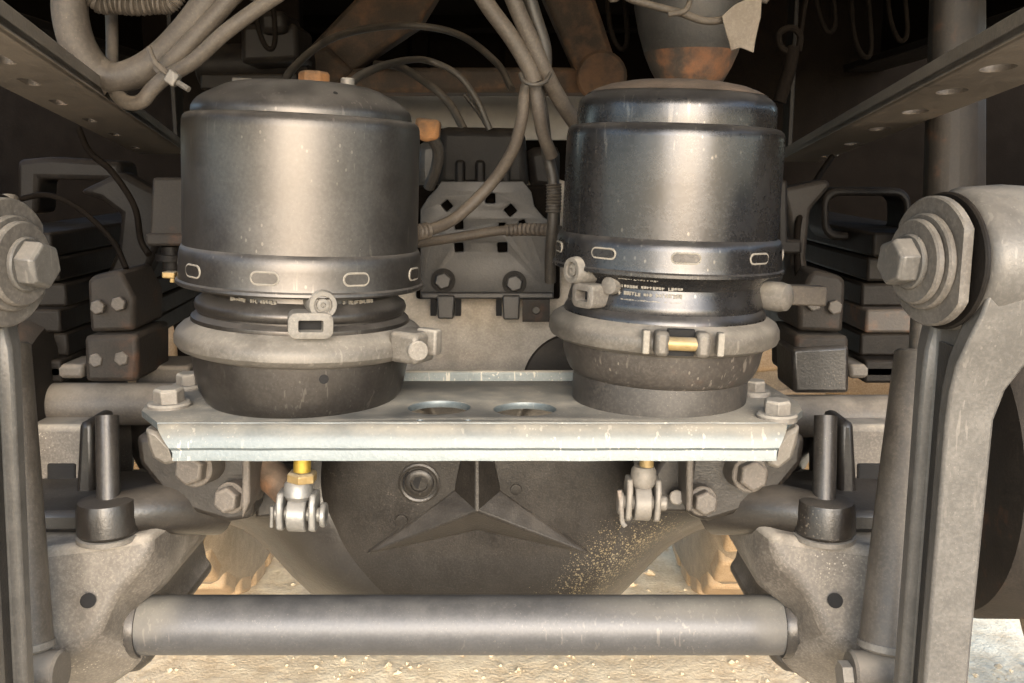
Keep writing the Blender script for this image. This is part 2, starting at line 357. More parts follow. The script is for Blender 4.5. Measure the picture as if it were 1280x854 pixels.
for s in (-1, 1):
    o = make('inner_guard', box((s * .69, 1.62, .88), (.70, .03, .84)), 'black', bevel=.004)  # added dark sheet: stands for the darkness behind the spring, hides the sky
    tag(o, ['black inner guard panel behind the spring at the gold-rod chamber side', 'black inner guard panel behind the spring with the rusty leaf'][s > 0], 'panel')
t = thing('bogie_beam', 'dark bogie beam and tank wall far under the truck', 'beam', (0, 2.75, .55))  # added dark wall, keeps distant ground and sky from showing behind the axle
make('wall', box((0, 2.75, .95), (1.5, .06, .70)), 'black', t, .01)
for x in (-.5, -.25, 0, .25, .5): make('stiffener', box((x, 2.70, .95), (.05, .06, .70)), 'black', t, .008)

# ------------------------------------------------------------------ plate the chambers stand on
DF, DR = .685, .828
ZP = P(600, 528, DF).z
def bracket():
    t = thing('mounting_bracket', 'pale galvanised steel bracket plate with two oval holes carrying both brake chambers', 'bracket', (0, .75, ZP - .04))
    def X(px, d): return P(px, 520, d).x
    # top sheet outline in world x,y
    o = [(X(196, DF), DF), (X(984, DF), DF), (X(1004, .72), .722), (X(1001, .74), .75), (X(960, .8), .83), (X(722, DR), DR), (X(500, DR), DR), (X(232, .8), .83), (X(180, .74), .75), (X(176, .72), .722)]
    hx = [(549, 509, 78), (656, 511, 78)]; holes = []
    for px, py, w in hx:
        v = (427 - py) / FPX; el = math.atan2(math.sin(PITCH) - v * math.cos(PITCH), math.cos(PITCH) + v * math.sin(PITCH)); d = (CAMZ - ZP) / math.tan(el)
        holes.append(shift(ellipse(M(w, d, py), M(w, d, py) * .92, 28), P(px, py, d).x, d))
    for px, d in ((525, .692), (585, .692)): holes.append(shift(ellipse(.005, .004, 10), X(px, d), d))
    make('top_plate', sheet(o, holes, .006, Matrix.Translation((0, 0, ZP - .003)), .001), 'zinc', t)
    # front flange: rounded bend then a drop with a shallow rolled groove
    prof = [(DF + .004, ZP - .0005), (DF - .002, ZP - .001), (DF - .0065, ZP - .004), (DF - .009, ZP - .009), (DF - .0102, ZP - .013), (DF - .0108, ZP - .0165), (DF - .0098, ZP - .0185), (DF - .0104, ZP - .0205), (DF - .0112, ZP - .026),
            (DF - .0072, ZP - .026), (DF - .006, ZP - .012), (DF - .003, ZP - .008), (DF + .004, ZP - .006)]
    V, F = [], []; n = 60; xa, xb = X(196, DF), X(984, DF); xa2, xb2 = X(219, DF), X(968, DF)
    for i in range(n + 1):
        s = i / n
        for y, z in prof:
            k = min(1, max(0, (ZP - z) / .02)); a = xa + (xa2 - xa) * k; b_ = xb + (xb2 - xb) * k
            V.append(Vector((a + (b_ - a) * s, y + .0003 * math.sin(s * 31) * math.sin(s * 7), z + .00012 * math.sin(s * 47 + y * 90))))
    m = len(prof)
    for i in range(n):
        for k in range(m):
            F.append((i * m + k, i * m + (k + 1) % m, (i + 1) * m + (k + 1) % m, (i + 1) * m + k))
    F += [tuple(range(m)), tuple(n * m + k for k in range(m - 1, -1, -1))]
    make('front_flange', (V, F), 'zinc', t)
    # rear upstand
    make('rear_flange', box(((X(490, DR) + X(730, DR)) / 2, DR + .002, ZP + .001), (X(730, DR) - X(490, DR), .006, .016)), 'zinc', t, .002)
    for s, pts in ((-1, [(180, 535), (196, 541), (214, 560), (222, 578), (206, 583), (190, 574), (183, 555)]), (1, [(1001, 532), (984, 541), (966, 560), (958, 582), (974, 588), (991, 574), (998, 552)])):
        make('end_gusset', slab(pts, .705, .016), 'clamp', t, .003)
    # bolts: two at each end, with washers
    for px, py, d, r in ((212, 509, .735, 19), (236, 480, .80, 15), (971, 521, .70, 18), (943, 497, .775, 14)):
        c = P(px, py, d); c.z = ZP; rr = M(r, d)
        b_ = make('bolt', hexhead(c + Vector((0, 0, .003)), (0, 0, 1), rr, rr * 1.0, .35), 'bolt', t, .0006)
        make('washer', lathe([(0, -.002), (rr * 1.42, -.002), (rr * 1.42, .002), (rr * 1.3, .0036), (0, .0036)], 28, c), 'bolt', b_)
    return t
bracket()

# ------------------------------------------------------------------ brake chambers (built in local space, leaned a little)
def to_local(prof, xref, d, zb):
    out = []
    for py, hw in prof:
        z = P(xref, py, d).z - zb; out.append((max(0, M(hw, d, py)) * .985, z))
    return out
def stadium_ring(Rc, phi, z, w, h, r):
    pts = []; 
    for x, y in rrect(w, h, h / 2 - 1e-5, 6):
        a = phi + x / Rc; pts.append(Vector((Rc * math.sin(a), -Rc * math.cos(a), z + y)))
    return tube(pts, r, 6, 0, True)
def on_cyl(Rc, phi, z): return Vector((Rc * math.sin(phi), -Rc * math.cos(phi), z)), Vector((math.sin(phi), -math.cos(phi), 0))
def port_round(t, name, Rc, phi, z, r, L, mat, tilt=0):
    p, nrm = on_cyl(Rc - .014, phi, z); nrm = (nrm + Vector((0, 0, tilt))).normalized(); L += .014
    b_ = make(name, lathe([(0, 0), (r * .95, 0), (r, L * .9), (r * .9, L), (r * .62, L), (r * .58, L - .003), (0, L - .003)], 24, p, nrm), mat, t)
    make('port_plug', lathe([(0, 0), (r * .42, 0), (r * .40, .003), (r * .18, .0034), (r * .16, .001), (0, .001)], 16, p + nrm * (L - .0035), nrm), mat, b_)
def port_rect(t, Rc, phi, z, w, h, L, mat):
    p, nrm = on_cyl(Rc, phi, z); x, y, a = frame(nrm)
    def ring(w_, h_, r_, k): return [p + x * u + y * v + a * k for u, v in rrect(w_, h_, r_)]
    e = h * .22; w2, h2 = w * .56, h * .46
    rs = [ring(w * .9, h * .9, e, -.016), ring(w, h, e * 1.2, L * .4), ring(w, h, e * 1.4, L), ring(w - .003, h - .003, e, L + .001), ring(w2, h2, h2 * .15, L + .001), ring(w2 * .95, h2 * .95, h2 * .14, L - .009)]
    b_ = make('inlet_port', rings(rs), mat, t)
    make('port_opening', rings([ring(w2 * .93, h2 * .93, h2 * .1, L - .0105), ring(w2 * .93, h2 * .93, h2 * .1, L - .0085)]), 'hole', b_)
def ring_part(prof_r, zc, n=72): return lathe(prof_r, n)
def chamber_left():
    px, d = 378, .772; c = P(px, 515, d); base = Vector((c.x, d, ZP))
    t = thing('brake_chamber', 'wider matt brake chamber with rusty nut on top and gold push rod below the bracket', 'brake chamber', base, 'brake chambers on the bracket', True)
    t.rotation_euler = (0, R(2.5), 0)
    C = lambda pr: to_local(pr, px, d, ZP)
    def zz(py): return P(px, py, d).z - ZP
    def zf(py, Rr, ph=0): return P(px, py, d - Rr * math.cos(ph)).z - ZP
    bowl = [(0, 0), (M(92, d), 0)] + [(M(h, d, y) * .985, zz(y)) for y, h in ((505, 104), (500, 112), (494, 118), (484, 124), (470, 129), (455, 132), (435, 134), (415, 134))]
    bo = make('bowl', lathe(bowl, 96), 'bowl', t)
    a = math.asin((423 - 376) / 131); p, nrm = on_cyl(M(132.5, d, 450) * .985, a + .03, zf(471, .083, a))
    make('breather_hole', cyl(p - nrm * .004, p + nrm * .0006, .0036, n=18), 'hole', bo)
    # clamp ring: rolled section, open at the lug
    Rk = M(154, d, 424) * .985; k0 = M(129, d, 424) * .985
    cl = [(k0, zz(431)), (k0 + .006, zz(434)), (Rk - .008, zz(433)), (Rk - .003, zz(430)), (Rk, zz(424)), (Rk, zz(416)), (Rk - .002, zz(409)), (Rk - .006, zz(403)), (Rk - .012, zz(398)), (k0, zz(395)), (k0, zz(431))]
    cr = make('clamp_ring', lathe(cl, 96), 'clamp', t)
    # lug at the right side
    q, nr = on_cyl(Rk - .004, R(63), zz(413)); tn = Vector((nr.y * -1, nr.x, 0))
    rot = Matrix((( -tn.x, nr.x, 0), (-tn.y, nr.y, 0), (0, 0, 1))).to_3x3()
    lug = make('clamp_lug', box(q + nr * .011, (.028, .026, .024), rot), 'clamp', cr, .004)
    make('clamp_lug', box(q + nr * .009 + tn * .0 + Vector((.0, .016, .0)), (.024, .020, .022), rot), 'clamp', cr, .004)
    ax = Vector((.35, -1, -.05)).normalized()
    make('clamp_bolt', join(cyl(q + nr * .012 + ax * .008, q + nr * .012 + ax * .0175, .0078, n=20, ch=.0008)), 'bolt', cr)
    make('clamp_tab', box(q + nr * .022 + Vector((.003, .006, .004)), (.010, .018, .020), rot), 'bolt', cr, .002)
    # neck with bead
    nk = [(M(h, d, y) * .985, zz(y)) for y, h in ((406, 133), (397, 135), (393, 134.5), (390, 131), (388, 127.5), (386, 127.5), (383, 130), (378, 131), (373, 129), (369, 123), (364, 117), (356, 116), (350, 123), (344, 142), (338, 145))]
    ne = make('neck', lathe(nk, 96), 'bowl', t)
    # crimped band
    bd = [(M(h, d, y) * .985, zz(y)) for y, h in ((346, 146), (352, 148), (354, 151.5), (352, 153.5), (349, 153), (347, 150.5), (343, 150), (326, 149.8), (318, 149.6), (312, 148.4), (308, 146.6), (306, 144))]
    ba = make('crimp_band', lathe(bd, 128), 'chamber', t)
    Rb = M(150, d, 330) * .985
    for i in range(9):
        ph = R(-4 + 40 * i); make('crimp_slot', join(stadium_ring(Rb - .0002, ph, zz(332.5), .020, .0088, .0009)), 'emboss', ba)
        p, nrm = on_cyl(Rb - .0042, ph, zz(332.5)); x, y, a_ = frame(nrm)
        make('slot_floor', rings([[p + x * u + y * v + a_ * k for u, v in rrect(.0185, .0075, .0036)] for k in (0, .0046)]), 'chamber', ba)
    # drum
    dr = [(M(h, d, y) * .985, zz(y)) for y, h in ((318, 145.5), (300, 145.3), (230, 146.3), (165, 147.4), (157, 147.2), (152, 145.8), (149, 143), (147.5, 139), (147.5, 130))]
    make('spring_drum', lathe(dr, 128), 'chamber', t)
    cp = [(M(h, d, y) * .985, zz(y)) for y, h in ((152, 136.5), (144, 136.8), (139, 136), (134, 133.5), (129, 129), (124, 122), (117, 109), (111, 97), (107.5, 86), (105.5, 74), (104.8, 50), (104.5, 0))]
    ca = make('end_cap', lathe(cp, 96), 'chamber', t)
    zt = zz(104.5)
    nutp = Vector((.004, .02, zt - .001))
    make('caging_nut', hexhead(nutp, (0, 0, 1), .0125, .0125, .1), 'rustspot', ca, .0006)
    make('cap_stud', cyl(Vector((.036, -.01, zt - .002)), Vector((.036, -.01, zt + .005)), .0055, n=16, ch=.001), 'bolt', ca)
    make('cap_clip', box(Vector((-.05, .01, zt)), (.016, .006, .006)), 'bolt', ca, .001)
    p, nrm = on_cyl(M(118, d, 122) * .97, R(30), zz(124)); make('breather_hole', cyl(p - Vector((0, 0, .004)) - nrm * .003, p + Vector((0, 0, .0016)) + nrm * .0015, .0017, n=12), 'hole', ca)
    # ports, lettering
    Rn = M(118, d, 376) * .985
    port_round(t, 'air_port', Rn, math.asin(46 / 131), zf(378, Rn + .02, .36), .0108, .024, 'port')
    port_rect(t, M(127, d, 400), math.asin(35 / 131), zf(404, Rn + .02, .3), .0315, .0185, .0185, 'port')
    make('brass_tab', box(Vector((-.102, -.012, zz(348))), (.010, .012, .005)), 'brass', ba, .001)
    make('tab_pin', cyl(Vector((-.1, -.014, zz(357))), Vector((-.1, -.014, zz(347))), .002, n=10), 'brass', ba)
    letters(t, M(117, d, 372) * .985, zz(363), -.55, .0, 20, 1); letters(t, M(117, d, 376) * .985, zz(363), .62, 1.0, 12, 1)
    # push rod and clevis under the bracket
    cx = P(382, 590, d).x - base.x
    ro = make('push_rod', join(cyl((cx, 0, zz(598)), (cx, 0, .01), .0072, n=24)), 'gold', t)
    make('lock_nut', hexhead((cx, 0, zz(601)), (0, 0, 1), .0128, .0085, .5), 'brass', t, .0006)
    clevis(t, Vector((cx - .003, 0, 0)), zz(601), zz(660), .0105, 'silver', True)
    return t
def letters(t, Rc, z, p0, p1, n, rows, hgt=.0030):
    rnd = random.Random(n); parts = []
    for r_ in range(rows):
        for i in range(n):
            if rnd.random() < .12: continue
            ph = p0 + (p1 - p0) * i / n
            for k in range(rnd.choice((1, 2, 2))):
                p, nrm = on_cyl(Rc + .0002, ph + k * (p1 - p0) / n * .42, z - r_ * .0056); x, y, a = frame(nrm)
                rot = Matrix((x, y, a)).transposed(); parts.append(box(p, (.0007, hgt * rnd.uniform(.6, 1), .0014), rot))
            p, nrm = on_cyl(Rc + .0002, ph + (p1 - p0) / n * .2, z - r_ * .0056 + rnd.choice((-1, 0, 1)) * hgt * .4); x, y, a = frame(nrm)
            parts.append(box(p, (.0018, .0006, .0014), Matrix((x, y, a)).transposed()))
    make('embossed_marks', join(*parts), 'emboss', t, smooth=0)
def clevis(t, o, z1, z0, w, mat, cotter):
    # fork: collar, two prongs, roller and cross pin (pin along x)
    h = z1 - z0; zc = z0 + h * .30
    fork = make('clevis', lathe([(0, h * .62), (w * .95, h * .62), (w * 1.22, h * .72), (w * 1.12, h * .93), (w * .9, h * 1.0), (0, h)], 24, o + Vector((0, 0, z0))), mat, t)
    for s in (-1, 1):
        pr = []
        prof = [(-.012, h * .05), (-.0135, h * .3), (-.013, h * .6), (-.008, h * .78), (.008, h * .78), (.013, h * .6), (.0135, h * .3), (.012, h * .05), (.006, -h * .02), (-.006, -h * .02)]
        a = [o + Vector((s * w * 1.02, y, z0 + z)) for y, z in prof]; b_ = [o + Vector((s * w * 1.55, y, z0 + z)) for y, z in prof]
        make('prong', prism(a, b_), mat, fork, .0015)
    make('lever_eye', cyl(o + Vector((-w * .74, 0, zc)), o + Vector((w * .74, 0, zc)), .0150, n=28, ch=.001), mat, fork)
    make('clevis_pin', cyl(o + Vector((-w * 2.1, 0, zc)), o + Vector((w * 2.25, 0, zc)), .0062, n=20, ch=.001), mat, fork)
    if cotter:
        make('pin_head', cyl(o + Vector((w * 1.8, 0, zc)), o + Vector((w * 2.25, 0, zc)), .0105, n=20, ch=.001), mat, fork)
        make('cotter_pin', tube([o + Vector((-w * 1.95, -.008, zc + .008)), o + Vector((-w * 1.95, -.008, zc)), o + Vector((-w * 2.0, -.007, zc - .010))], .0015, 8), mat, fork)
    else:
        make('pin_head', cyl(o + Vector((-w * 2.2, 0, zc)), o + Vector((-w * 1.75, 0, zc)), .0105, n=20, ch=.001), mat, fork)
        make('cotter_pin', tube([o + Vector((-w * 2.2, -.006, zc + .012)), o + Vector((-w * 1.95, -.008, zc)), o + Vector((-w * 1.8, -.008, zc - .014)), o + Vector((-w * 1.5, -.010, zc - .018))], .0020, 8), mat, fork)
chamber_left()
def chamber_right():
    px, d = 822, .768; c = P(px, 520, d); base = Vector((c.x, d, ZP))
    t = thing('brake_chamber', 'narrower glossy black brake chamber with rust-dusted dome and mud-stained tapered bowl', 'brake chamber', base, 'brake chambers on the bracket', True)
    t.rotation_euler = (0, R(2.0), 0)
    def zz(py): return P(px, py, d).z - ZP
    def zf(py, Rr, ph=0): return P(px, py, d - Rr * math.cos(ph)).z - ZP
    def LP(lst): return [(M(h, d, y) * .985, zz(y)) for y, h in lst]
    make('foot', lathe([(0, 0), (M(100, d), 0), (M(106, d), .003)] + LP([(505, 108), (480, 109.5), (455, 109)]), 96), 'rubber', t)
    make('bowl', lathe(LP([(467, 90), (466, 106), (464, 111), (460, 115), (453, 119), (443, 122.5), (425, 126), (405, 127)]), 96), 'bowl2', t)
    Rk = M(144, d, 416) * .985; k0 = M(122, d, 416) * .985
    cl = [(k0, zz(420)), (k0 + .006, zz(423)), (Rk - .006, zz(422)), (Rk - .0015, zz(418)), (Rk, zz(412)), (Rk - .0005, zz(403)), (Rk - .003, zz(396)), (Rk - .008, zz(391)), (Rk - .013, zz(388)), (k0, zz(386)), (k0, zz(420))]
    cr = make('clamp_ring', lathe(cl, 96), 'clamp', t)
    p0, n0 = on_cyl(Rk + .001, R(-1), zf(428, Rk)); x, y, a = frame(n0); rot = Matrix((x, y, a)).transposed()
    for u, w in ((-.0145, .010), (.0145, .010)): make('clamp_lug', box(p0 + x * u + a * .004, (w, .018, .016), rot), 'clamp', cr, .003)
    for u in (-.025, .028): make('clamp_tab', box(p0 + x * u + a * .001, (.005, .017, .009), rot), 'emboss', cr, .001)
    make('clamp_bolt', cyl(p0 - x * .017 + a * .006, p0 + x * .017 + a * .006, .0050, n=16), 'brass', cr)
    make('clamp_gap', box(p0 - a * .001 , (.019, .019, .006), rot), 'hole', cr)
    make('neck', lathe(LP([(400, 126), (390, 126.5), (385, 126), (381, 123.5), (378, 121.5), (375, 122), (369, 121), (360, 118), (351, 117), (344, 121), (337, 131), (330, 138)]), 96), 'chamber2', t)
    ba = make('crimp_band', lathe(LP([(327, 138), (332, 139), (334.5, 142), (333.5, 144.5), (330, 144.5), (328, 142), (322, 141.3), (305, 140.8), (299, 140), (295, 138.4), (292, 135.5)]), 128), 'chamber2', t)
    Rb = M(141.2, d, 320) * .985
    for i in range(9):
        ph = R(-.5 + 40 * i); make('crimp_slot', stadium_ring(Rb - .0002, ph, zz(311), .0205, .0072, .0008), 'emboss', ba)
        p, nrm = on_cyl(Rb - .0042, ph, zz(311)); x, y, a = frame(nrm)
        make('slot_floor', rings([[p + x * u + y * v + a * k for u, v in rrect(.0190, .0058, .0028)] for k in (0, .0046)]), 'chamber2', ba)
    make('spring_drum', lathe(LP([(305, 135), (290, 135), (230, 135.6), (176, 136.3), (169, 136), (164.5, 134.5), (161.5, 131.5), (160, 127), (160, 115)]), 128), 'chamber2', t)
    ca = make('end_cap', lathe(LP([(166, 124.5), (156, 124.8), (140, 124.8), (133, 124), (128, 121.5), (123, 116), (116, 104), (110, 88), (105.5, 66), (103.2, 42), (102.2, 20), (102, 0)]), 96), 'chamber2', t)
    # dusty rust film on the dome: its own thin skin
    make('dome_skin', lathe([(r + .0003, z + .0006) for r, z in LP([(121, 112.5), (115, 101.5), (110, 88), (105.5, 66), (103.2, 42), (102.2, 20), (102, 0)])], 96), 'domerust', ca)
    port_round(t, 'air_port', M(118, d, 355) * .985, R(-57), zf(343, .1, 1.0), .0105, .020, 'port')
    port_rect(t, M(119, d, 372), R(-51), zf(375, .1, .9), .023, .018, .014, 'bolt')
    make('port_boss', lathe([(0, 0), (.007, 0), (.0065, .006), (0, .0075)], 20, *[on_cyl(M(118, d, 360) * .985, R(-40), zf(360, .08, .7))[k] for k in (0, 1)]), 'bolt', t)
    letters(t, M(118, d, 355) * .985, zz(347.5), -.62, .02, 22, 3); letters(t, M(128, d, 347) * .98, zz(338), -.62, -.2, 14, 1, .0024)
    # fitting on the right side and its square bar
    q, nr = on_cyl(M(120, d, 366) * .985, R(78), zz(362))
    fb = make('elbow_fitting', lathe([(0, -.012), (.010, -.012), (.0115, -.002), (.0118, .008), (.0105, .0145), (.006, .0175), (0, .0182)], 24, q + nr * .006, (nr + Vector((-.1, -.55, 0)))), 'bolt', t)
    q2 = q + Vector((.030, .012, -.000)); make('square_bar', box(q2, (.046, .016, .0155)), 'hose', fb, .0015)
    cx = P(811, 590, d).x - base.x
    make('push_rod', cyl((cx, 0, zz(596)), (cx, 0, .01), .0060, n=20), 'brass', t)
    clevis(t, Vector((cx - .002, 0, 0)), zz(583), zz(648), .0092, 'silver2', False)
MT['clampblock'] = dusty('spring_block', (.024, .019, .0155), (.13, .10, .072), rough=.5, up=.6, film=.3, speck=.15, bump=.5, spec=.2, rust=.15)
MT['strapmetal'] = dusty('dusty_strap', (.085, .070, .056), (.26, .21, .16), K=.75, rough=.55, up=.5, film=.5, bump=.35, rust=.15, speck=.15)
MT['tankend'] = dusty('tank_end', (.055, .045, .038), (.20, .15, .10), rough=.6, up=.4, film=.3, rust=.5, rustcol=(.24, .09, .03), bump=.5)
MT['domerust'] = dusty('dome_rust_film', (.075, .050, .032), (.24, .165, .11), rough=.8, up=.55, film=.45, rust=.45, rustcol=(.17, .08, .035), bump=.5)
chamber_right()

# ------------------------------------------------------------------ rear axle: banjo, cover with star, arms
CX = 590
def axle():
    t = thing('rear_axle', 'dark cast rear axle housing with raised three-pointed star on its round cover', 'axle', P(597, 780, .98))
    # banjo shell
    out = [(150, 558), (190, 612), (235, 644), (290, 656), (316, 668), (346, 701), (382, 742), (440, 780), (525, 798), (597, 802), (668, 798), (735, 778), (782, 742), (816, 703), (845, 676), (890, 656), (945, 644), (990, 612), (1030, 558),
           (1030, 500), (930, 490), (800, 486), (735, 484), (675, 484), (597, 484), (520, 484), (458, 484), (400, 486), (260, 490), (150, 500)]
    c = (597, 610); rs = []
    def ring(k, d):
        o_ = []
        for x, y in out:
            X_, Y_ = c[0] + (x - c[0]) * k, c[1] + (y - c[1]) * k; o_.append(P(X_, Y_, d))
        return o_
    for k, d in ((.90, 1.17), (.985, 1.08), (1.0, 1.02), (.985, .975), (.95, .945), (.90, .925), (.84, .915), (.74, .911), (.6, .912), (.3, .925)): rs.append(ring(k, d))
    sh = make('housing', rings(rs), 'cast', t, smooth=50, sub=1)
    # upper hump seen between the chambers
    hp = [P(597, 520, 1.13)]; nrm = Vector((0, -.82, .57)).normalized()
    make('differential_hump', lathe([(.33, -.12), (.29, -.03), (.26, .012), (.21, .042), (.14, .058), (.07, .064), (0, .066)], 72, P(597, 430, 1.19), nrm), 'hump', t)
    # cover: shallow dome, leaning back
    nrm = Vector((0, -.998, -.06)).normalized(); co = P(597, 629, .90); x, y, a = frame(nrm); x = -x if x.x < 0 else x; y = a.cross(x)
    if y.z < 0: y = -y
    Rc = .150
    pr = [(Rc + .022, -.055), (Rc + .016, -.030), (Rc + .004, -.014), (Rc - .012, -.0065), (Rc - .04, -.003), (Rc * .4, -.0005), (0, 0)]
    cv, cf = lathe(pr, 96, co, nrm)
    for i_, p_ in enumerate(cv):              # flattened above, under the bracket, and at the sump
        h_ = (p_ - co).dot(y); cv[i_] = p_ + y * (max(-.138, min(.100, h_)) - h_)
    cov = make('cover', (cv, cf), 'cover', t, smooth=60)
    def S(u, v, h): return co + x * u + y * v + nrm * h
    V = [S(0, 0, .020)]; F = []; tips = []; nots = []
    for k, (L, an) in enumerate(((.112, 90), (.124, 206), (.124, 334))):
        V.append(S(L * math.cos(R(an)), L * math.sin(R(an)), .0015 if k else .010))
    for k, an in enumerate((150, 270, 30)):
        r_ = .0275 if an != 270 else .030
        V.append(S(r_ * math.cos(R(an)), r_ * math.sin(R(an)), -.001))
    # tips 1..3 (up, left, right); notches 4 (150), 5 (270), 6 (30)
    F = [(0, 4, 1), (0, 1, 6), (0, 2, 4), (0, 5, 2), (0, 3, 5), (0, 6, 3)]
    b0 = len(V); V += [v - nrm * .02 for v in V[1:]]; 
    order = [1, 4, 2, 5, 3, 6]
    for i in range(6):
        p, q = order[i], order[(i + 1) % 6]; F.append((p, q, b0 + q - 1, b0 + p - 1))
    make('star_emblem', (V, F), 'cover', cov, .0026, smooth=20, segs=3)
    # filler plug
    def proj(px, py):      # point on the cover plane under a pixel
        o = Vector((0, 0, CAMZ)); dr = P(px, py, 1) - o; s = (co - o).dot(nrm) / dr.dot(nrm); return o + dr * s
    q = proj(524, 604)
    pl = make('filler_plug', lathe([(.0205, -.004), (.0205, .0012), (.0185, .002), (.0165, .0012), (.0165, -.002), (.0145, -.002), (.0142, .0016), (.012, .003), (.0085, .003), (.0080, -.002), (0, -.002)], 32, q, nrm), 'cover', cov)
    make('plug_gap', lathe([(.0166, -.0012), (.0144, -.0012)], 32, q, nrm), 'hole', pl); make('plug_socket', lathe([(0, -.0005), (.0068, -.0005)], 6, q, nrm), 'hole', pl)
    for pxy in ((645, 612), (502, 650)): make('casting_pip', lathe([(.0062, -.002), (.0055, .0014), (0, .0018)], 16, proj(*pxy), nrm), 'cover', cov)
    # axle tubes either side
    for s, xa, xb, ya, yb in ((-1, 20, 300, 505, 505), (1, 860, 1150, 520, 520)):
        make('axle_tube', cyl(P(xa, ya, .93), P(xb, yb, .93), M(27, .93), n=40), 'tube', t)
    # bracket support plates and their bolts, under each end of the bracket
    for poly in ([(168, 545), (310, 545), (318, 600), (316, 650), (285, 655), (240, 642), (200, 615), (172, 580)], [(1008, 545), (866, 545), (858, 600), (858, 645), (885, 655), (935, 640), (975, 615), (1004, 580)]):
        make('support_plate', slab(poly, .80, .10), 'cast', t, .006)
    for px, py, r_ in ((238, 590, 23), (284, 628, 19), (941, 598, 22), (881, 632, 18)):
        d = .768 if r_ > 20 else .775; ax = Vector((-.15 if px < 597 else .10, -1, .12)).normalized(); q = P(px, py, d) + Vector((0, .012, 0)); rr = M(r_, d)
        b_ = make('support_bolt', hexhead(q, ax, rr * .92, .014, .4), 'boltdark', t, .0012)
        make('bolt_collar', cyl(q - ax * .04, q + ax * .003, rr * 1.10, n=28, ch=.001), 'boltdark', b_)
    for s, poly in ((-1, [(302, 574), (312, 574), (312, 628), (302, 650)]), (1, [(858, 574), (868, 574), (866, 640), (858, 640)])):
        make('clip_plate', slab(poly, .765, .05), 'boltdark', t, .002)
    # lever arms running to the clevises
    make('lever_arm', tube([P(300, 560, .83), P(335, 590, .815), P(372, 628, .785)], lambda s: .017 - .004 * s, 16), 'rustlever', t)
    make('lever_block', slab([(318, 598), (362, 606), (366, 645), (318, 650)], .835, .06), 'cast', t, .004)
    make('lever_block', slab([(830, 572), (858, 572), (862, 642), (800, 642), (806, 610)], .805, .06), 'cast', t, .004)
    make('lever_bolt', cyl(P(846, 622, .79), P(846, 622, .81), .0065, n=16, ch=.001), 'bolt', t)
    # shoulder arms dropping to the spring pad bosses
    for s in (-1, 1):
        X = (lambda x: x) if s < 0 else (lambda x: 1166 - x)
        a0 = P(X(268), 628, .845); a1 = P(X(195), 636, .80); a2 = P(X(140), 642, .78)
        make('pad_arm', tube([a0, a1, a2], lambda u: .030 - .011 * math.sin(u * 3.14159 * .5), 18), 'cast', t)
        make('pad_boss', lathe([(0, 0), (.0235, 0), (.0255, .003), (.0245, .022), (.0225, .029), (.017, .031), (0, .031)], 36, P(X(136), 666, .775)), 'cast', t)
        make('boss_washer', lathe([(0, -.003), (.026, -.003), (.026, .001), (0, .001)], 36, P(X(136), 668, .775)), 'bolt', t)
        make('pad_flange', slab([(X(-30), 642), (X(100), 640), (X(185), 645), (X(185), 660), (X(100), 668), (X(-30), 668)], .785, .12), 'cast', t, .005)
        make('u_bolt', cyl(P(X(136), 640, .775), P(X(134), 520, .80), M(14.5, .79), n=24), 'linkdark', t)
        make('pad_wall', slab([(X(20), 532), (X(116), 532), (X(118), 645), (X(20), 645)], .88, .10), 'saddle', t, .006)
        make('pad_rib', slab([(X(98), 528), (X(116), 528), (X(118), 640), (X(92), 640)], .84, .05), 'cast', t, .005)
        make('pad_pocket', slab([(X(58), 580), (X(94), 580), (X(94), 612), (X(58), 612)], .878, .01), 'hole', t, .002)
    return t
MT['rustlever'] = dusty('rusty_lever', (.085, .05, .03), (.28, .2, .13), rough=.6, up=.5, film=.4, rust=.5, rustcol=(.20, .085, .03), speck=.2)
axle()
# round backing disc half hidden behind the glossy chamber
o = make('slack_disc', rings([[P(718 + 66 * k * math.cos(t_ / 48 * 6.2832), 484 + 68 * k * math.sin(t_ / 48 * 6.2832), dd) for t_ in range(48)] for k, dd in ((.96, .905), (1, .908), (1, .928))]), 'dark')
tag(o, 'blue-grey round disc edge half hidden behind the glossy chamber', 'disc')

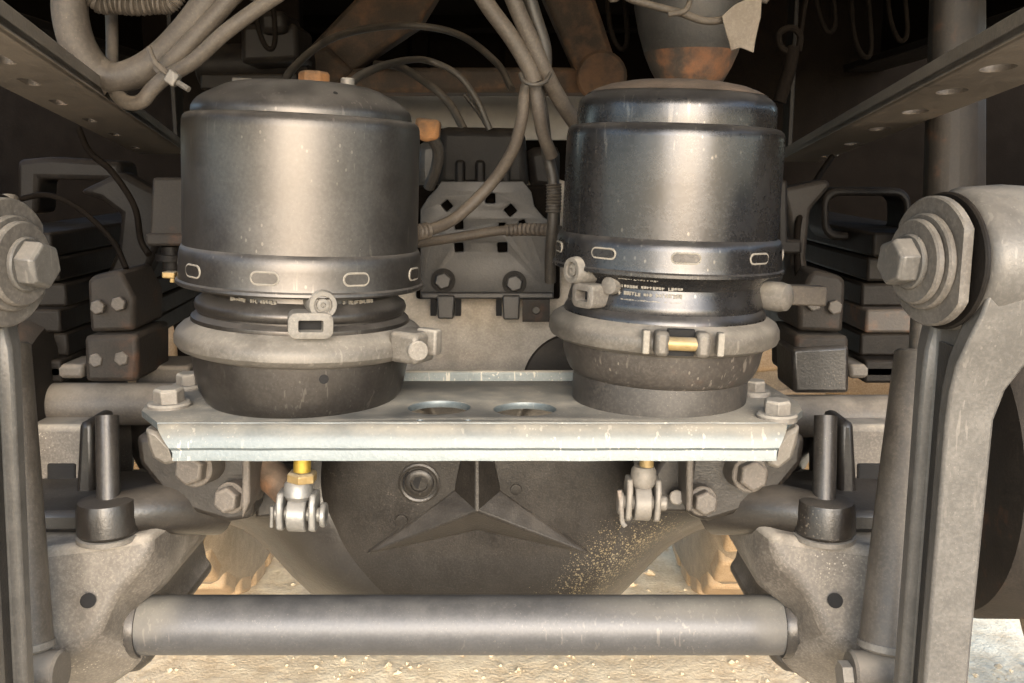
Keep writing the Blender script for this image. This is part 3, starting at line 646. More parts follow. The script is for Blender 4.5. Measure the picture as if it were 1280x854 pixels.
# ------------------------------------------------------------------ stabilizer bar and the two spring saddles it runs into
o = thing('stabilizer_bar', 'thick satin grey round bar spanning between the two dusty saddle castings', 'bar', P(577, 820, .80))
make('bar', cyl(P(160, 781, .80), P(995, 781, .80), M(36.5, .80, 781), n=64), 'bar', o)
for a, b_ in ((150, 232), (842, 1005)):
    pass
def saddle(s):
    X = (lambda x: x) if s < 0 else (lambda x: 1154 - x)
    t = thing('spring_saddle', ['pale dusty cast saddle under the leaf spring beside the gold-rod chamber', 'dusty cast saddle with dark lower edge next to the leaning shock tube'][s > 0], 'casting', P(X(110), 860, .86), 'cast saddles at the bar ends')
    outer = [(-40, 676), (60, 672), (150, 662), (206, 654), (213, 690), (211, 728), (196, 742), (178, 752), (166, 778), (172, 806), (184, 822), (168, 838), (128, 866), (20, 900), (-40, 900)]
    face = [(-40, 690), (60, 686), (140, 676), (186, 668), (188, 684), (176, 706), (160, 724), (146, 742), (136, 762), (126, 782), (110, 800), (96, 812), (72, 826), (10, 850), (-40, 860)]
    ro = [P(X(x), y, .790) for x, y in outer]; rb = [P(X(x), y, .790) + Vector((0, .20, 0)) for x, y in outer]; rf = [P(X(x), y, .748 + (750 - y) * .00022) for x, y in face]
    vf = rings([rb, ro, rf]); bd = make('casting', vf, 'saddle', t, .007, segs=3)
    make('drilled_hole', cyl(P(X(110), 751, .7435), P(X(110), 751, .765), .0062, n=18), 'hole', bd)
    cxp = P(X(178), 781, .80)
    make('bar_collar', lathe([(M(38, .8, 781), -.012), (M(40.5, .8, 781), -.012), (M(41, .8, 781), -.001), (M(39.5, .8, 781), .0015), (M(36, .8, 781), .0015)], 48, cxp, (-s * 1.0, 0, 0)), 'linkdark', bd)
    low = [(150, 800), (186, 800), (192, 826), (172, 842), (140, 848)]
    make('lower_lug', slab([(X(x), y) for x, y in low], .79, .05), 'cast', bd, .006)
    return t
saddle(-1); saddle(1)

# ------------------------------------------------------------------ forged suspension links at both sides
def link(s):
    # right link built directly; the other one is its mirror about the axle centre
    d = .625; x0 = .262; w = .040
    lab = ['forged link eye with hex bolt beside the leaf spring at the gold-rod chamber side', 'pale forged link with big hex bolt and flat-sided washer beside the rag'][s > 0]
    mir = -.0275
    def mk(name, vf, mat, par, **k): return make(name, vf if s > 0 else flipx(vf, mir), mat, par, **k)
    cpt = P(1163, 326, d); cz = cpt.z; base = Vector((.285 if s > 0 else 2 * mir - .285, d, cz - .36))
    t = thing('suspension_link', lab, 'suspension link', base, 'forged suspension links')
    inX = .288; ax = Vector((-1, -.20, .0)).normalized()
    O = Vector((inX, d, cz))
    # eye barrel
    Re = .0475
    eye = mk('eye', lathe([(.018, .006), (Re - .010, .006), (Re - .004, .003), (Re, -.004), (Re + .0015, -.03), (Re, -.056), (Re - .006, -.064), (.018, -.064)], 72, O, ax), 'link', t)
    # shank: I section with a channel in the inner side
    def sec(z, hw, xi, xo, ch=.009):
        f = hw * .42; yc = d
        pts = [(xi, yc - hw), (xi, yc - f * 1.25), (xi + ch, yc - f), (xi + ch, yc + f), (xi, yc + f * 1.25), (xi, yc + hw), (xo, yc + hw), (xo, yc + f * 1.25), (xo - ch, yc + f), (xo - ch, yc - f), (xo, yc - f * 1.25), (xo, yc - hw)]
        return [Vector((x, y, z)) for x, y in pts]
    secs = [sec(cz - .012, .040, .2935, .344, .001), sec(cz - .030, .0385, .290, .342, .002), sec(cz - .046, .0355, .285, .332, .004), sec(cz - .062, .0315, .281, .325, .008), sec(cz - .080, .0280, .2795, .315, .009), sec(cz - .10, .0265, .279, .310, .009), sec(cz - .25, .0255, .279, .309), sec(cz - .42, .0255, .279, .309)]
    mk('shank', rings(secs), 'link', t, bevel=.003)
    # channel lining, darker and glossier
    mk('channel', prism([Vector((inX - .0008, d - .0105, z)) for z in (cz - .40, cz - .055)] + [Vector((inX - .0008, d + .0105, z)) for z in (cz - .055, cz - .40)], [Vector((inX + .0018, d - .0105, z)) for z in (cz - .40, cz - .055)] + [Vector((inX + .0018, d + .0105, z)) for z in (cz - .055, cz - .40)]), 'linkdark', t)
    # washers toward the middle of the truck
    def disc(r, h0, h1, flat=None, mat='washer', nm='washer', ch=.0012):
        x, y, a = frame(ax); rsx = []
        for rr, h in ((r - ch, h0), (r, h0 + ch), (r, h1 - ch), (r - ch, h1)):
            ring = []
            for i in range(64):
                t_ = 2 * math.pi * i / 64; q = y * math.sin(t_) * rr; hx = math.cos(t_) * rr
                hx = max(-flat, min(flat, hx)) if flat else hx
                ring.append(O + a * h + x * hx + q)
            rsx.append(ring)
        return mk(nm, rings(rsx), mat, t)
    disc(.0445, .006, .010, nm='rubber_bush', mat='dark'); disc(.0420, .0125, .0195, flat=.034); disc(.018, .005, .014, mat='dark', nm='sleeve')
    disc(.0310, .0195, .0250); disc(.0275, .0255, .0310)
    hd = mk('bolt_head', hexhead(O + ax * .031, ax, .0158, .0165, .3), 'link', t, bevel=.0008)
    mk('bolt_flange', cyl(O + ax * .0305, O + ax * .0345, .0178, n=28, ch=.001), 'link', t)
    mk('bolt_shaft', cyl(O - ax * .07, O + ax * .03, .012, n=20), 'dark', t)
    mk('grease', tube([O + Vector((.004, -.018, -.046)), O + Vector((.006, -.012, -.052)), O + Vector((.004, -.006, -.050))], .0035, 8), 'emboss', t)
    return t
link(1); ll = link(-1); ll.location.x -= .018; ll.rotation_euler = (0, R(2.6), 0)

# ------------------------------------------------------------------ shock absorbers
def shock(s):
    X = (lambda x: x) if s < 0 else (lambda x: 1166 - x)
    t = thing('shock_absorber', ['dusty brown shock tube leaning behind the link at the gold-rod chamber side', 'dusty brown shock tube leaning behind the pale forged link with flat-sided washer'][s > 0], 'shock absorber', P(X(60), 825, .72), 'shock absorbers')
    if s > 0: top, bot, r0, r1 = P(1150, 440, .76), P(1107, 812, .70), M(30, .76), M(35, .70)
    else: top, bot, r0, r1 = P(8, 430, .76), P(34, 812, .70), M(28, .76), M(33, .70)
    ax = (top - bot).normalized(); h = (top - bot).length
    make('lower_tube', lathe([(0, 0), (r1 * .8, 0), (r1 * 1.02, .004), (r1, .012), (r0 * 1.05, h * .6), (r0, h - .002), (r0 * .9, h), (0, h)], 40, bot, ax), 'shock', t)
    make('base_rim', lathe([(r1 * .9, -.002), (r1 * 1.06, .0), (r1 * 1.06, .005), (r1 * .9, .006)], 40, bot, ax), 'bolt', t)
    up = top + ax * .12 + Vector((0, .02, 0)); make('piston_rod', cyl(top - ax * .01, up, r0 * .42, n=20), 'shock', t)
    st = Vector((.0, 0, 0)); q = bot - ax * .018
    make('lower_eye', cyl(q + Vector((-.026, 0, 0)), q + Vector((.026, 0, 0)), .018, n=28, ch=.002), 'tube', t)
    make('eye_bolt', cyl(q + Vector((-.034, 0, -.002)), q + Vector((-.018, 0, -.002)), .011, n=6), 'bolt', t)
    return t
shock(-1); shock(1)
t = thing('air_spring_post', 'tall grey post rising behind the pale forged link', 'post', P(1195, 300, .98))
make('post', rings([[P(x, y, d) for x, y, d in q] for q in (
    [(1148, 320, .86), (1166, 320, .835), (1216, 320, .835), (1236, 320, .87), (1212, 320, .91), (1163, 320, .91)],
    [(1164, -150, .86), (1180, -150, .835), (1220, -150, .835), (1236, -150, .87), (1214, -150, .91), (1175, -150, .91)])]), 'strap', t, .012, segs=3)

# ------------------------------------------------------------------ leaf springs and hangers
def spring(s):
    X = (lambda x: x) if s < 0 else (lambda x: 1166 - x)
    t = thing('leaf_spring', ['dark leaf spring pack with clamp blocks above the paler dusty saddle', 'dark leaf spring pack with a rusty orange leaf under the looped bracket'][s > 0], 'leaf spring', P(X(80), 480, 1.1), 'leaf springs')
    x0 = P(X(112), 400, 1.0).x
    zs = [(300, 'dark'), (330, 'dark'), (362, 'dark'), (390, 'tankend' if s > 0 else 'dark'), (420, 'dark'), (448, 'dark')]
    for i, (py, m) in enumerate(zs):
        zc = P(100, py, 1.0).z; L = .55 + .06 * (5 - i) ; w = .09
        V = []; n = 12; secs = []
        for k in range(n + 1):
            y = .93 + .022 * ((i * 37) % 5) / 4 + L * k / n; dz = .02 * (k / n) ** 2
            secs.append([Vector((x0 + (-s) * 0 + s * .0, y, zc + dz - .0118)), Vector((x0 + s * w, y, zc + dz - .0118)), Vector((x0 + s * w, y, zc + dz + .0118)), Vector((x0, y, zc + dz + .0118))])
        make('leaf', rings(secs), m, t, .003)
    make('spring_clamp', slab([(X(108), 352), (X(116), 344), (X(150), 338), (X(168), 372), (X(168), 414), (X(112), 416)], .92, .08), 'clampblock', t, .005)
    make('spring_clamp', slab([(X(104), 420), (X(172), 418), (X(172), 478), (X(106), 478)], .915, .09), 'clampblock', t, .005)
    for px_, py_ in ((124, 384), (150, 380), (122, 450), (154, 448)):
        make('clamp_nut', hexhead(P(X(px_), py_, .919), (0, -1, .1), .0075, .006, .3), 'boltdark', t, .0006)
    make('seat_block', slab([(X(20), 456), (X(104), 456), (X(104), 474), (X(20), 474)], .93, .05), 'tube', t, .004)
    return t
spring(-1); spring(1)
o = make('spring_hanger', slab([(96, 240), (150, 214), (196, 240), (200, 300), (182, 345), (160, 372), (128, 352), (146, 310), (150, 268), (126, 250)], 1.02, .03), 'dark', bevel=.006)
tag(o, 'brown tapering spring hanger arm left dusty behind the matt wide chamber', 'hanger'); o['label'] = 'brown tapering hanger arm beside the wide matt chamber'
o = make('hanger_block', slab([(20, 200), (60, 196), (150, 202), (160, 262), (140, 262), (132, 226), (48, 224), (46, 268), (20, 268)], 1.08, .05), 'dark', bevel=.006)
tag(o, 'dim brown arch-shaped bracket above the leaf spring at the gold-rod side', 'bracket')
o = make('valve_box', join(slab([(190, 222), (230, 222), (232, 300), (186, 300)], .95, .04), slab([(180, 292), (236, 292), (236, 308), (182, 308)], .945, .05)), 'strap', bevel=.003)
tag(o, 'small grey upright box tucked behind the wide matt chamber', 'box')
o = make('box_bolt', join(cyl(P(214, 308, .965), P(216, 336, .965), .010, n=14), cyl(P(215, 318, .965), P(215, 326, .965), .016, n=14)), 'dark'); tag(o, 'dark bolt and spacer under the small grey upright box', 'bolt')
# right side looped bracket and curved arm
lp = rrect(112, 66, 20, 5); li = rrect(94, 46, 14, 5)
fr = [P(1084 + x, 268 - y, 1.0) for x, y in lp]; fi = [P(1084 + x, 268 - y, 1.0) for x, y in li]; n = len(fr); th = Vector((0, .05, 0))
V = fr + fi + [p + th for p in fr] + [p + th for p in fi]; F = []
for i in range(n):
    j = (i + 1) % n; F += [(i, j, n + j, n + i), (2 * n + i, 3 * n + i, 3 * n + j, 2 * n + j), (i, 2 * n + i, 2 * n + j, j), (n + i, n + j, 3 * n + j, 3 * n + i)]
o = make('loop_bracket', (V, F), 'dark', bevel=.003); tag(o, 'rounded rectangular loop bracket above the spring with the rusty leaf', 'bracket')
o = make('spring_hanger', slab([(978, 236), (1034, 224), (1040, 232), (1014, 262), (1008, 320), (1020, 390), (1046, 452), (1056, 480), (1020, 480), (1000, 420), (990, 340), (986, 270)], .985, .03), 'strap', bevel=.005)
tag(o, 'curved brown hanger arm beside the narrow glossy chamber', 'hanger')
o = make('spacer_block', slab([(1003, 300), (985, 300), (985, 225), (972, 225), (972, 318), (1003, 318)], .94, .04), 'dark', bevel=.003); tag(o, 'dark angle piece behind the upper drum of the glossy chamber', 'bracket')
for nm, poly, d, m, lab in (
    ('stop_block', [(990, 436), (1062, 432), (1062, 492), (992, 492)], .91, 'cast', 'dark stop block on the axle tube beside the glossy chamber'),
    ('stop_block', [(170, 458), (236, 458), (240, 484), (168, 484)], .97, 'tube', 'low dusty pad on the axle tube beside the wide matt chamber')):
    o = make(nm, slab(poly, d, .06), m, bevel=.004); tag(o, lab, 'block')

# ------------------------------------------------------------------ perforated straps running back along both sides
def strap(s):
    if s < 0: A0, A1, B0, B1 = P(-60, -17, .41), P(235, 190, 1.3), P(-236, -17, .41), P(172, 190, 1.3)
    else: A0, A1, B0, B1 = P(1340, 3, .45), P(972, 200, 1.3), P(1530, 3, .45), P(1024, 200, 1.3)
    ex = (A1 - A0).normalized(); L = (A1 - A0).length; nrm = ex.cross(B0 - A0).normalized(); 
    if nrm.z < 0: nrm = -nrm
    ey = nrm.cross(ex); 
    if ey.dot(B0 - A0) < 0: ey = -ey
    w0 = (B0 - A0).dot(ey); w1 = (B1 - A0).dot(ey); x0 = (B0 - A0).dot(ex); x1 = (B1 - A0).dot(ex)
    cam0 = Vector((0, 0, CAMZ))
    def pp(px, py):
        dr = P(px, py, 1) - cam0; q = cam0 + dr * ((A0 - cam0).dot(nrm) / dr.dot(nrm)) - A0; return q.dot(ex), q.dot(ey)
    hs = []
    pix = [(2, 69), (36, 98), (72, 124), (112, 147), (143, 165), (168, 182)] if s < 0 else [(1248, 80), (1190, 110), (1144, 136), (1100, 158), (1068, 177), (1037, 193)]
    for i, q in enumerate(pix):
        u, v = pp(*q); shp = rrect(.034, .009, .0044) if s < 0 else ellipse(.030, .020, 16); hs.append(shift(shp, u, v))
    m4 = Matrix((ex, ey, nrm)).transposed().to_4x4(); m4.translation = A0
    t = thing('perforated_strap', ['brown steel strap with narrow slots under the dusty hoses', 'brown steel strap with round holes above the pale forged link'][s > 0], 'strap', (A0 + B1) / 2, 'perforated straps')
    make('web', sheet([(0, 0), (L, 0), (x1, w1), (x0, w0)], hs, .005, m4), 'strapmetal', t)
    e = nrm * .011; i_ = ey * .005
    make('edge_flange', prism([A0 - nrm * .0025, A1 - nrm * .0025, A1 + e, A0 + e], [A0 - nrm * .0025 + i_, A1 - nrm * .0025 + i_, A1 + e + i_, A0 + e + i_]), 'strapmetal', t, .001)
    for c0 in (A0 + ex * .02, A1 - ex * .02):
        make('hanger', box((c0.x - (.008 if s < 0 else -.008), c0.y, (c0.z + 1.315) / 2), (.006, .03, 1.315 - c0.z)), 'dark', t, .001)
    for k, (u, v) in enumerate((sum(x for x, _ in h) / len(h), sum(y for _, y in h) / len(h)) for h in hs):
        if k % 3 == 1:
            c = A0 + ex * u + ey * v + nrm * .010; make('bolt_end', hexhead(c, -nrm, .008, .006), 'boltdark', t, .0006)
strap(-1); strap(1)

# ------------------------------------------------------------------ rusty cross member, pale panel, torque bracket between the chambers
t = thing('cross_member', 'rusty brown trapezoid cross member behind the hose bundle', 'cross member', P(570, 118, 1.6))
make('lower_beam', slab([(376, 84), (772, 84), (764, 116), (384, 116)], 1.6, .08), 'rust', t, .008)
make('brace', slab([(470, -30), (560, -30), (524, 30), (440, 86), (380, 86), (384, 60)], 1.585, .06), 'rust', t, .008)
make('brace', slab([(668, -30), (735, -30), (768, 70), (764, 88), (720, 88)], 1.585, .06), 'rust', t, .008)
make('gusset', slab([(360, 70), (408, 56), (440, 86), (400, 118), (364, 110)], 1.575, .05), 'rust', t, .008)
make('bush', cyl(P(752, 96, 1.56), P(752, 96, 1.66), .04, n=24, ch=.004), 'rust', t)
o = make('pale_panel', slab([(455, 92), (745, 92), (745, 175), (600, 175), (596, 160), (455, 160)], 1.95, .02), 'pale', bevel=.002); tag(o, 'pale grey panel showing below the rusty cross member', 'panel')
t = thing('torque_bracket', 'grey bracket plate with square holes between the two chambers', 'bracket', P(608, 400, 1.12))
d = 1.12; pl = [(526, 372), (526, 262), (536, 246), (546, 236), (552, 227), (654, 227), (664, 240), (668, 258), (680, 272), (692, 278), (692, 372)]
def w2(x, y): q = P(x, y, d); return q.x, q.z
m4 = Matrix(((1, 0, 0, 0), (0, 0, -1, d), (0, 1, 0, 0), (0, 0, 0, 1)))
hs = []
for x, y, r_, s_ in ((613, 248, 0, 12), (559, 257, .7, 11), (638, 263, .7, 12), (574, 281, .05, 11), (574, 309, .05, 11), (628, 309, .05, 12), (628, 283, .05, 9), (653, 279, .4, 8), (545, 283, .1, 7)):
    a = w2(x, y); k = s_ / FPX * d; hs.append(shift(rrect(k, k, k * .12, 2), a[0], a[1], r_))
make('plate', sheet([w2(*q) for q in pl], hs, .008, m4, .001), 'greyplate', t)
make('lower_lip', slab([(526, 366), (692, 366), (692, 374), (526, 374)], d - .012, .012), 'greyplate', t, .002)
for x, y in ((554, 351), (643, 354)):
    q = P(x, y, d - .006); b_ = make('bolt', hexhead(q, (0, -1, .05), M(11, d), .008, .3), 'greyplate', t, .0008); make('washer', cyl(q + Vector((0, .004, 0)), q + Vector((0, -.0015, 0)), M(15, d), n=24), 'dark', b_)
make('tab', slab([(546, 370), (568, 370), (567, 399), (547, 399)], d - .02, .02), 'greyplate', t, .002)
make('tab', slab([(628, 370), (650, 370), (649, 400), (629, 400)], d - .02, .02), 'greyplate', t, .002)
for xx in (541, 572, 623): make('tab_gap', slab([(xx - 3, 374), (xx + 4, 374), (xx + 4, 395), (xx - 3, 395)], d - .005, .012), 'hole', t)
a, b_ = P(653, 374, d - .03), P(687, 402, d - .03)
hh = shift(ellipse(M(9, d), M(9, d), 14), (a.x + b_.x) / 2, (a.z + b_.z) / 2)
m5 = m4.copy(); m5[1][3] = d - .03
make('ear', sheet([(a.x, a.z), (b_.x, a.z), (b_.x, b_.z), (a.x, b_.z)], [hh], .008, m5, .001), 'strap', t)
make('backing', slab([(520, 232), (700, 232), (700, 374), (520, 374)], d + .03, .03), 'black', t, .003)
t = thing('gear_housing', 'dark finned housing above the square-holed bracket plate', 'housing', P(600, 232, 1.25))
make('case', slab([(548, 158), (656, 160), (662, 236), (545, 236)], 1.25, .12), 'dark', t, .012, segs=3)
for x in (575, 600, 632): make('fin', slab([(x - 6, 200), (x + 6, 200), (x + 6, 240), (x - 6, 240)], 1.235, .03), 'dark', t, .004)
make('shoulder', slab([(520, 178), (550, 172), (552, 232), (520, 240)], 1.27, .1), 'greyplate', t, .012); make('shoulder', slab([(655, 186), (700, 180), (700, 240), (662, 236)], 1.27, .1), 'dark', t, .012)
o = make('rusty_connector', join(slab([(519, 146), (550, 150), (548, 174), (530, 178), (518, 170)], 1.05, .03)), 'rustspot', bevel=.004); tag(o, 'orange rusty connector beside the cap of the wide matt chamber', 'connector')
o = make('connector_lead', tube([P(541, 172, 1.06), P(548, 190, 1.07), P(544, 214, 1.08), P(536, 235, 1.09)], .0065, 10), 'hosedark'); tag(o, 'short black lead hanging from the orange rusty connector', 'cable')

# ------------------------------------------------------------------ hoses
def hose(name, label, pts, r, mat='hose', n=14, cat='hose', group=None, sleeves=()):
    w = [P(*p) for p in pts]                 # lines that leave the picture go on up to the truck floor
    def up(p, b_):
        e = p + (p - b_) * .7; e.z = max(e.z, p.z + .02); return [Vector((e.x, e.y + .03, 1.315)), e]
    if pts[0][1] < -3: w = up(w[0], w[1]) + w
    if pts[-1][1] < -3: w = w + up(w[-1], w[-2])[::-1]
    q = catmull(w, 7); parts = [tube(q, r, n, 0)]
    for a_, b_ in sleeves:
        seg = q[int(a_ * (len(q) - 1)):int(b_ * (len(q) - 1)) + 1]
        if len(seg) > 1: parts.append(tube(catmull(seg, 8), lambda u: r * (1.28 + .10 * math.sin(u * 60)), n, 0))
    o = make(name, join(*parts), mat, smooth=60); tag(o, label, cat, group); return o
hose('thick_hose', 'thick dusty hose dropping vertically to an elbow above the slotted strap', [(88, -20, .72), (88, 20, .72), (98, 58, .72), (118, 88, .725), (140, 100, .73)], M(21, .72))
hose('thick_hose', 'thick dusty hose rising from the elbow through the cable tie', [(118, 84, .725), (140, 98, .725), (172, 90, .725), (205, 68, .725), (240, 30, .72), (275, -20, .72)], M(18, .72))
hose('thin_pipe', 'thin tan pipe hooked under the cable tie', [(362, -18, .70), (320, 12, .70), (280, 42, .70), (240, 78, .705), (208, 96, .71), (190, 112, .71), (178, 126, .71), (162, 129, .715), (148, 120, .725), (140, 104, .74)], M(9, .7))
hose('grey_hose', 'grey hose running alongside the thick hose into the cable tie', [(300, -16, .715), (260, 30, .712), (222, 70, .712), (200, 90, .715)], M(11, .7))
hose('thin_pipe', 'thin vertical pipe behind the dusty hose elbow', [(138, -20, .76), (140, 40, .76), (140, 84, .75)], M(7, .76), 'hose')
t = thing('cable_tie', 'plastic cable tie with stub tail round the dusty hoses', 'cable tie', P(208, 92, .70))
make('strap_loop', tube([P(186, 60, .695), P(194, 78, .69), P(210, 92, .692), P(222, 96, .70)], M(3.5, .7), 8, 6), 'hose', t)
make('tie_head', box(P(216, 98, .69), (M(14, .69), .008, M(16, .69)), Euler((0, R(35), 0)).to_matrix()), 'clamp', t, .001)
make('tie_tail', cyl(P(220, 102, .69), P(236, 112, .686), M(3.6, .69), n=8), 'clamp', t)
V = []; cc = [P(118, -6, .72), P(150, 6, .72), P(190, 6, .72), P(222, -8, .72)]
cc = [Vector((cc[0].x, .75, 1.315)), Vector((cc[0].x, .73, cc[0].z + .06))] + cc + [Vector((cc[-1].x, .73, cc[-1].z + .06)), Vector((cc[-1].x, .75, 1.315))]
pth = catmull(cc, 34); o = make('corrugated_hose', tube(pth, lambda s: .0062 + .0011 * math.sin(s * 620), 14, 0), 'hose', smooth=60); tag(o, 'short ribbed hose sagging above the dusty elbow', 'hose')
# central bundle
B = .86
hose('bundle_hose', 'fattest pale hose of the hanging bundle between the chambers', [(590, -25, B), (612, 10, B), (640, 48, B), (660, 82, B), (668, 104, B)], M(10, B))
hose('bundle_hose', 'brown hose of the bundle ending behind the glossy dome', [(632, -25, B), (650, 20, B), (668, 60, B), (682, 92, .865), (700, 125, .88), (722, 158, .90)], M(10, B))
hose('bundle_hose', 'dark hose at the back of the hanging bundle', [(655, -25, .88), (668, 20, .88), (680, 60, .88), (680, 100, .88)], M(9, B), 'hosedark')
hose('branch_hose', 'pale hose curving from the bundle to the wide matt drum', [(664, 92, .862), (656, 118, .865), (652, 150, .87), (640, 190, .88), (612, 232, .89), (570, 272, .88), (535, 288, .86), (505, 292, .84)], M(7.5, B), sleeves=((.86, .95),))
hose('branch_hose', 'dark hose dropping straight down beside the glossy drum', [(670, 100, .87), (678, 140, .88), (684, 190, .89), (692, 230, .89), (691, 280, .89), (688, 320, .90), (688, 352, .91)], M(7.5, B), 'hosedark', sleeves=((.5, .62),))
hose('branch_hose', 'pale split hose hanging just below the bundle tie', [(668, 104, .86), (672, 130, .862), (678, 165, .87), (690, 196, .88)], M(8, B))
hose('cross_hose', 'thin tan hose lying across the square-holed plate', [(500, 306, .95), (530, 303, .98), (570, 297, 1.0), (620, 289, 1.0), (660, 287, .99), (700, 288, .96)], M(6, .98), sleeves=((.66, .95),))
hose('tie_ring', 'loop of wire binding the hanging hose bundle', [(650, 92, .845), (655, 102, .84), (668, 106, .838), (682, 102, .842), (688, 92, .85)], M(2.5, B), 'hosedark', 8, 'wire')
hose('thin_hose', 'thin black hose arching off the cap of the matt drum', [(436, 106, .88), (455, 92, .95), (490, 79, 1.1), (530, 75, 1.2), (570, 92, 1.2), (596, 125, 1.2), (612, 162, 1.2)], M(4.5, 1.05), 'hosedark', 10)
hose('thin_hose', 'thin dark hose arching in front of the rusty cross member', [(350, 125, 1.1), (366, 86, 1.2), (420, 46, 1.3), (500, 32, 1.4), (570, 42, 1.4), (620, 78, 1.35), (640, 112, 1.3)], M(4.5, 1.3), 'hosedark', 10)
hose('thin_hose', 'thin black hose slanting across the pale panel', [(470, 80, 1.58), (500, 84, 1.4), (535, 105, 1.3), (562, 130, 1.28), (580, 162, 1.26)], M(5, 1.3), 'hosedark', 10)
hose('thin_cable', 'thin black cable slanting across the pale panel', [(580, 118, 1.4), (596, 138, 1.4), (612, 164, 1.38)], M(2.5, 1.4), 'hosedark', 8, 'cable')
hose('side_cable', 'thin dusty cable drooping in the dark bay beside the wide matt chamber', [(98, 160, 1.0), (112, 190, 1.0), (140, 215, .99), (168, 258, .98), (176, 300, .97), (186, 318, .96)], M(4, 1), 'black', 8, 'cable')
hose('side_cable', 'thin dusty cable crossing above the spring at the gold-rod side', [(20, 250, 1.0), (60, 244, .99), (100, 262, .98), (140, 300, .96), (158, 336, .94)], M(3.5, 1), 'black', 8, 'cable')
hose('side_cable', 'dark cable drooping from the round-holed strap beside the glossy drum', [(1040, 196, 1.15), (1020, 226, 1.1), (1002, 262, 1.0), (996, 300, .97), (998, 350, .96)], M(4, 1), 'black', 8, 'cable')
# right top: tank, cable, rag, hanging connectors
t = thing('air_tank', 'grey tank end with rusty bottom above the glossy dome', 'tank', P(850, 100, 1.0))
dd = 1.0; zb = P(850, 104, dd).z
make('shell', lathe([(M(h, dd, y), P(850, y, dd).z) for y, h in ((66, 58), (40, 66), (10, 72), (-40, 76), (-120, 76))], 64, (P(864, 50, dd).x, dd, 0)), 'greyplate', t)
make('rusty_end', lathe([(0, P(850, 112, dd).z)] + [(M(h, dd, y), P(850, y, dd).z) for y, h in ((112, 30), (104, 40), (86, 50), (66, 58.4))], 64, (P(864, 50, dd).x, dd, 0)), 'tankend', t)
hose('looped_cable', 'tan cable sagging across the grey tank end', [(780, -6, .86), (812, 6, .86), (850, 16, .86), (880, 26, .86), (905, 24, .86), (925, 12, .86), (946, -4, .86)], M(4.5, .86), 'hose', 10, 'cable')
hose('looped_cable', 'short tan cable loop over the sagging cable', [(835, 18, .855), (855, 14, .855), (862, 2, .86), (860, -14, .86)], M(3.5, .86), 'hose', 10, 'cable')
rg = [(902, 20), (918, 6), (938, -4), (952, 0), (951, 22), (946, 38), (942, 66), (926, 60), (914, 64), (908, 44)]
o = make('rag', rings([[P(x, y, .850 + .006 * math.sin(i * 1.7)) for i, (x, y) in enumerate(rg)], [P(x, y, .853 + .006 * math.sin(i * 1.7)) for i, (x, y) in enumerate(rg)]]), 'cloth', bevel=.0008); tag(o, 'dusty torn rag strip hanging beside the grey tank', 'rag')
o = thing('hanging_connector', 'dark cable loop with tubular connector hanging beside the glossy dome', 'connector', P(980, 130, .95))
qh = P(998, 64, .95)
make('lead', tube([Vector((qh.x + .02, .97, 1.315)), Vector((qh.x + .012, .955, 1.15)), P(1003, 30, .952), qh], M(2.5, .95), 8), 'black', o)
make('cable_loop', tube([P(*p) for p in ((998, 64, .95), (1000, 44, .95), (988, 35, .95), (974, 42, .95), (976, 58, .95), (988, 66, .95))], M(4, .95), 8), 'black', o); make('connector_body', tube([P(992, 58, .95), P(986, 90, .95), P(974, 128, .95)], M(8, .95), 12), 'black', o)
rnd = random.Random(11)
for i, (x, y, lab) in enumerate(((1030, 20, 'dark wire drooping near the hanging connector'), (1075, 50, 'dark wire hanging between the connector and the round-holed strap'), (1120, 30, 'dark wire curling above the round-holed strap'), (1200, 40, 'dark wire looping at the top of the round-holed strap'), (330, 40, 'dark wire above the wide matt chamber'), (770, 40, 'dark wire left hanging by the grey tank'))):
    lab = lab.replace(' left', '')
    hose('loose_wire', lab, [(x - 12, -30, 1.1), (x - 8, y - 10, 1.08), (x + 4, y + 20, 1.07), (x + 14, y + 8, 1.08), (x + 8, -30, 1.12)], M(3, 1.1), 'black', 8, 'wire')
o = make('valve_block', join(slab([(300, 30), (372, 28), (374, 76), (300, 80)], 1.35, .1), slab([(322, 14), (356, 12), (358, 40), (324, 42)], 1.33, .1)), 'dark', bevel=.008); tag(o, 'dark valve block in the shadow above the wide matt chamber', 'valve')
o = make('cross_tube', join(cyl(P(250, 82, 1.45), P(390, 80, 1.45), .03, n=20), slab([(250, 92), (372, 92), (372, 112), (250, 112)], 1.42, .05)), 'dark', bevel=.003); tag(o, 'dim cross tube behind the wide matt chamber cap', 'tube')

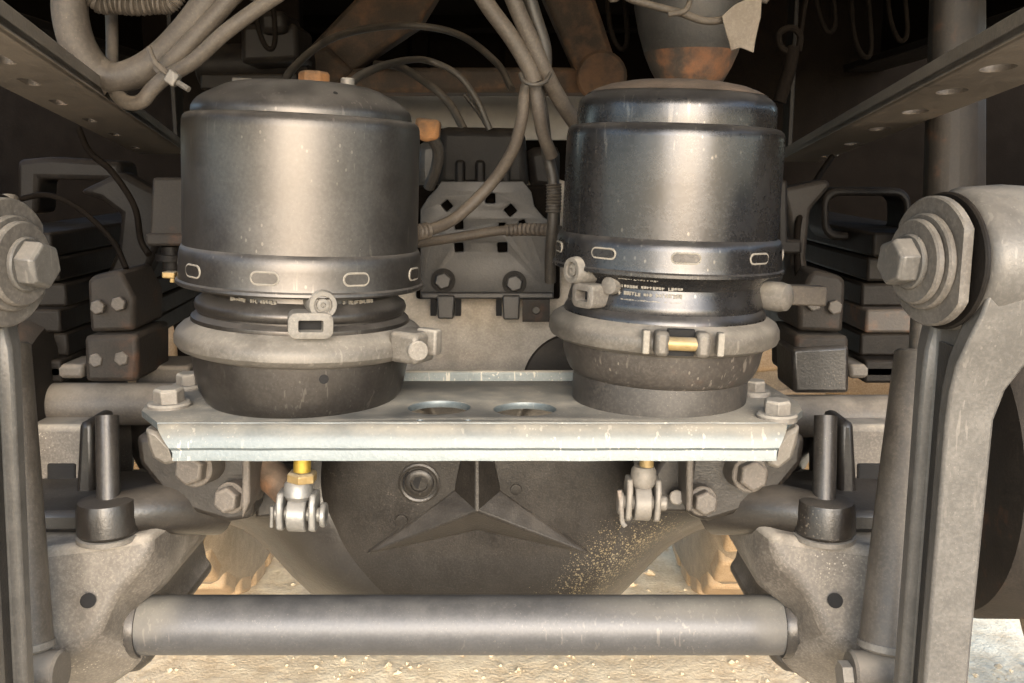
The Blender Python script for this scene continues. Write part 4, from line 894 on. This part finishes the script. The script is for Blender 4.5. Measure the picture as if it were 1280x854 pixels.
# ------------------------------------------------------------------ wheels and drums
def wheel_mesh(t, X0, s, yc, zc, Ro, width, lugs):
    # X0 inner side; s outward direction
    pr = [(.27, .05), (.285, .012), (.32, .0), (Ro - .11, -.006), (Ro - .05, .0), (Ro - .022, .016), (Ro - .014, .03), (Ro - .014, width - .03), (Ro - .05, width), (.32, width), (.27, width - .05), (.27, .05)]
    make('tyre', lathe(pr, 72, (X0, yc, zc), (s, 0, 0)), 'tyre', t, smooth=40)
    make('rim', lathe([(0, .16), (.12, .16), (.16, .10), (.24, .10), (.262, .03), (.275, .03), (.275, .09), (0, .18)], 48, (X0, yc, zc), (s, 0, 0)), 'dark', t)
    if lugs:
        parts = []; n = 26
        for i in range(n):
            a = 2 * math.pi * i / n
            for side in (0, 1):
                aa = a + (math.pi / n if side else 0); x0 = .004 if not side else width * .46; x1 = width * .54 if not side else width - .004
                def pt(x, off, r): return Vector((X0 + s * x, yc + r * math.cos(aa + off), zc + r * math.sin(aa + off)))
                w_ = .088; sk = .03 if side else -.03
                f = [pt(x0, -w_ - sk, Ro - .007), pt(x1, -w_, Ro), pt(x1, w_, Ro), pt(x0, w_ - sk, Ro - .007)]
                k = [pt(x0, -w_ - sk, Ro - .05), pt(x1, -w_, Ro - .05), pt(x1, w_, Ro - .05), pt(x0, w_ - sk, Ro - .05)]
                make('tread_block', prism(f, k), 'tread', t, .010, segs=3)
# next axle ahead: one dusty wheel each side
for s in (-1, 1):
    xi = -.565 if s < 0 else .385
    t = thing('dusty_wheel', ['sand-coloured lugged wheel seen through the gap beside the gold-rod clevis', 'sand-coloured lugged wheel seen through the gap beside the worn clevis'][s > 0], 'wheel', (xi + s * .14, 2.12, 0), 'wheels of the axle ahead')
    wheel_mesh(t, xi, s, 2.10, .52, .525, .27, True)
# this axle: drum and wheel outboard
for s in (-1, 1):
    t = thing('axle_wheel', ['outboard wheel hub end at the gold-rod chamber side', 'dark drum and sandy wheel just outboard of the pale forged link'][s > 0], 'wheel', (s * .62, .98, 0), 'wheels of this axle')
    wheel_mesh(t, s * .78, s, .98, .56, .56, .28, False)
    make('brake_drum', lathe([(0, .0), (.13, .0), (.155, .006), (.162, .02), (.165, .30), (.195, .305), (.195, .34), (0, .34)], 64, (s * .455, .98, .62), (s, 0, 0)), 'strap', t)
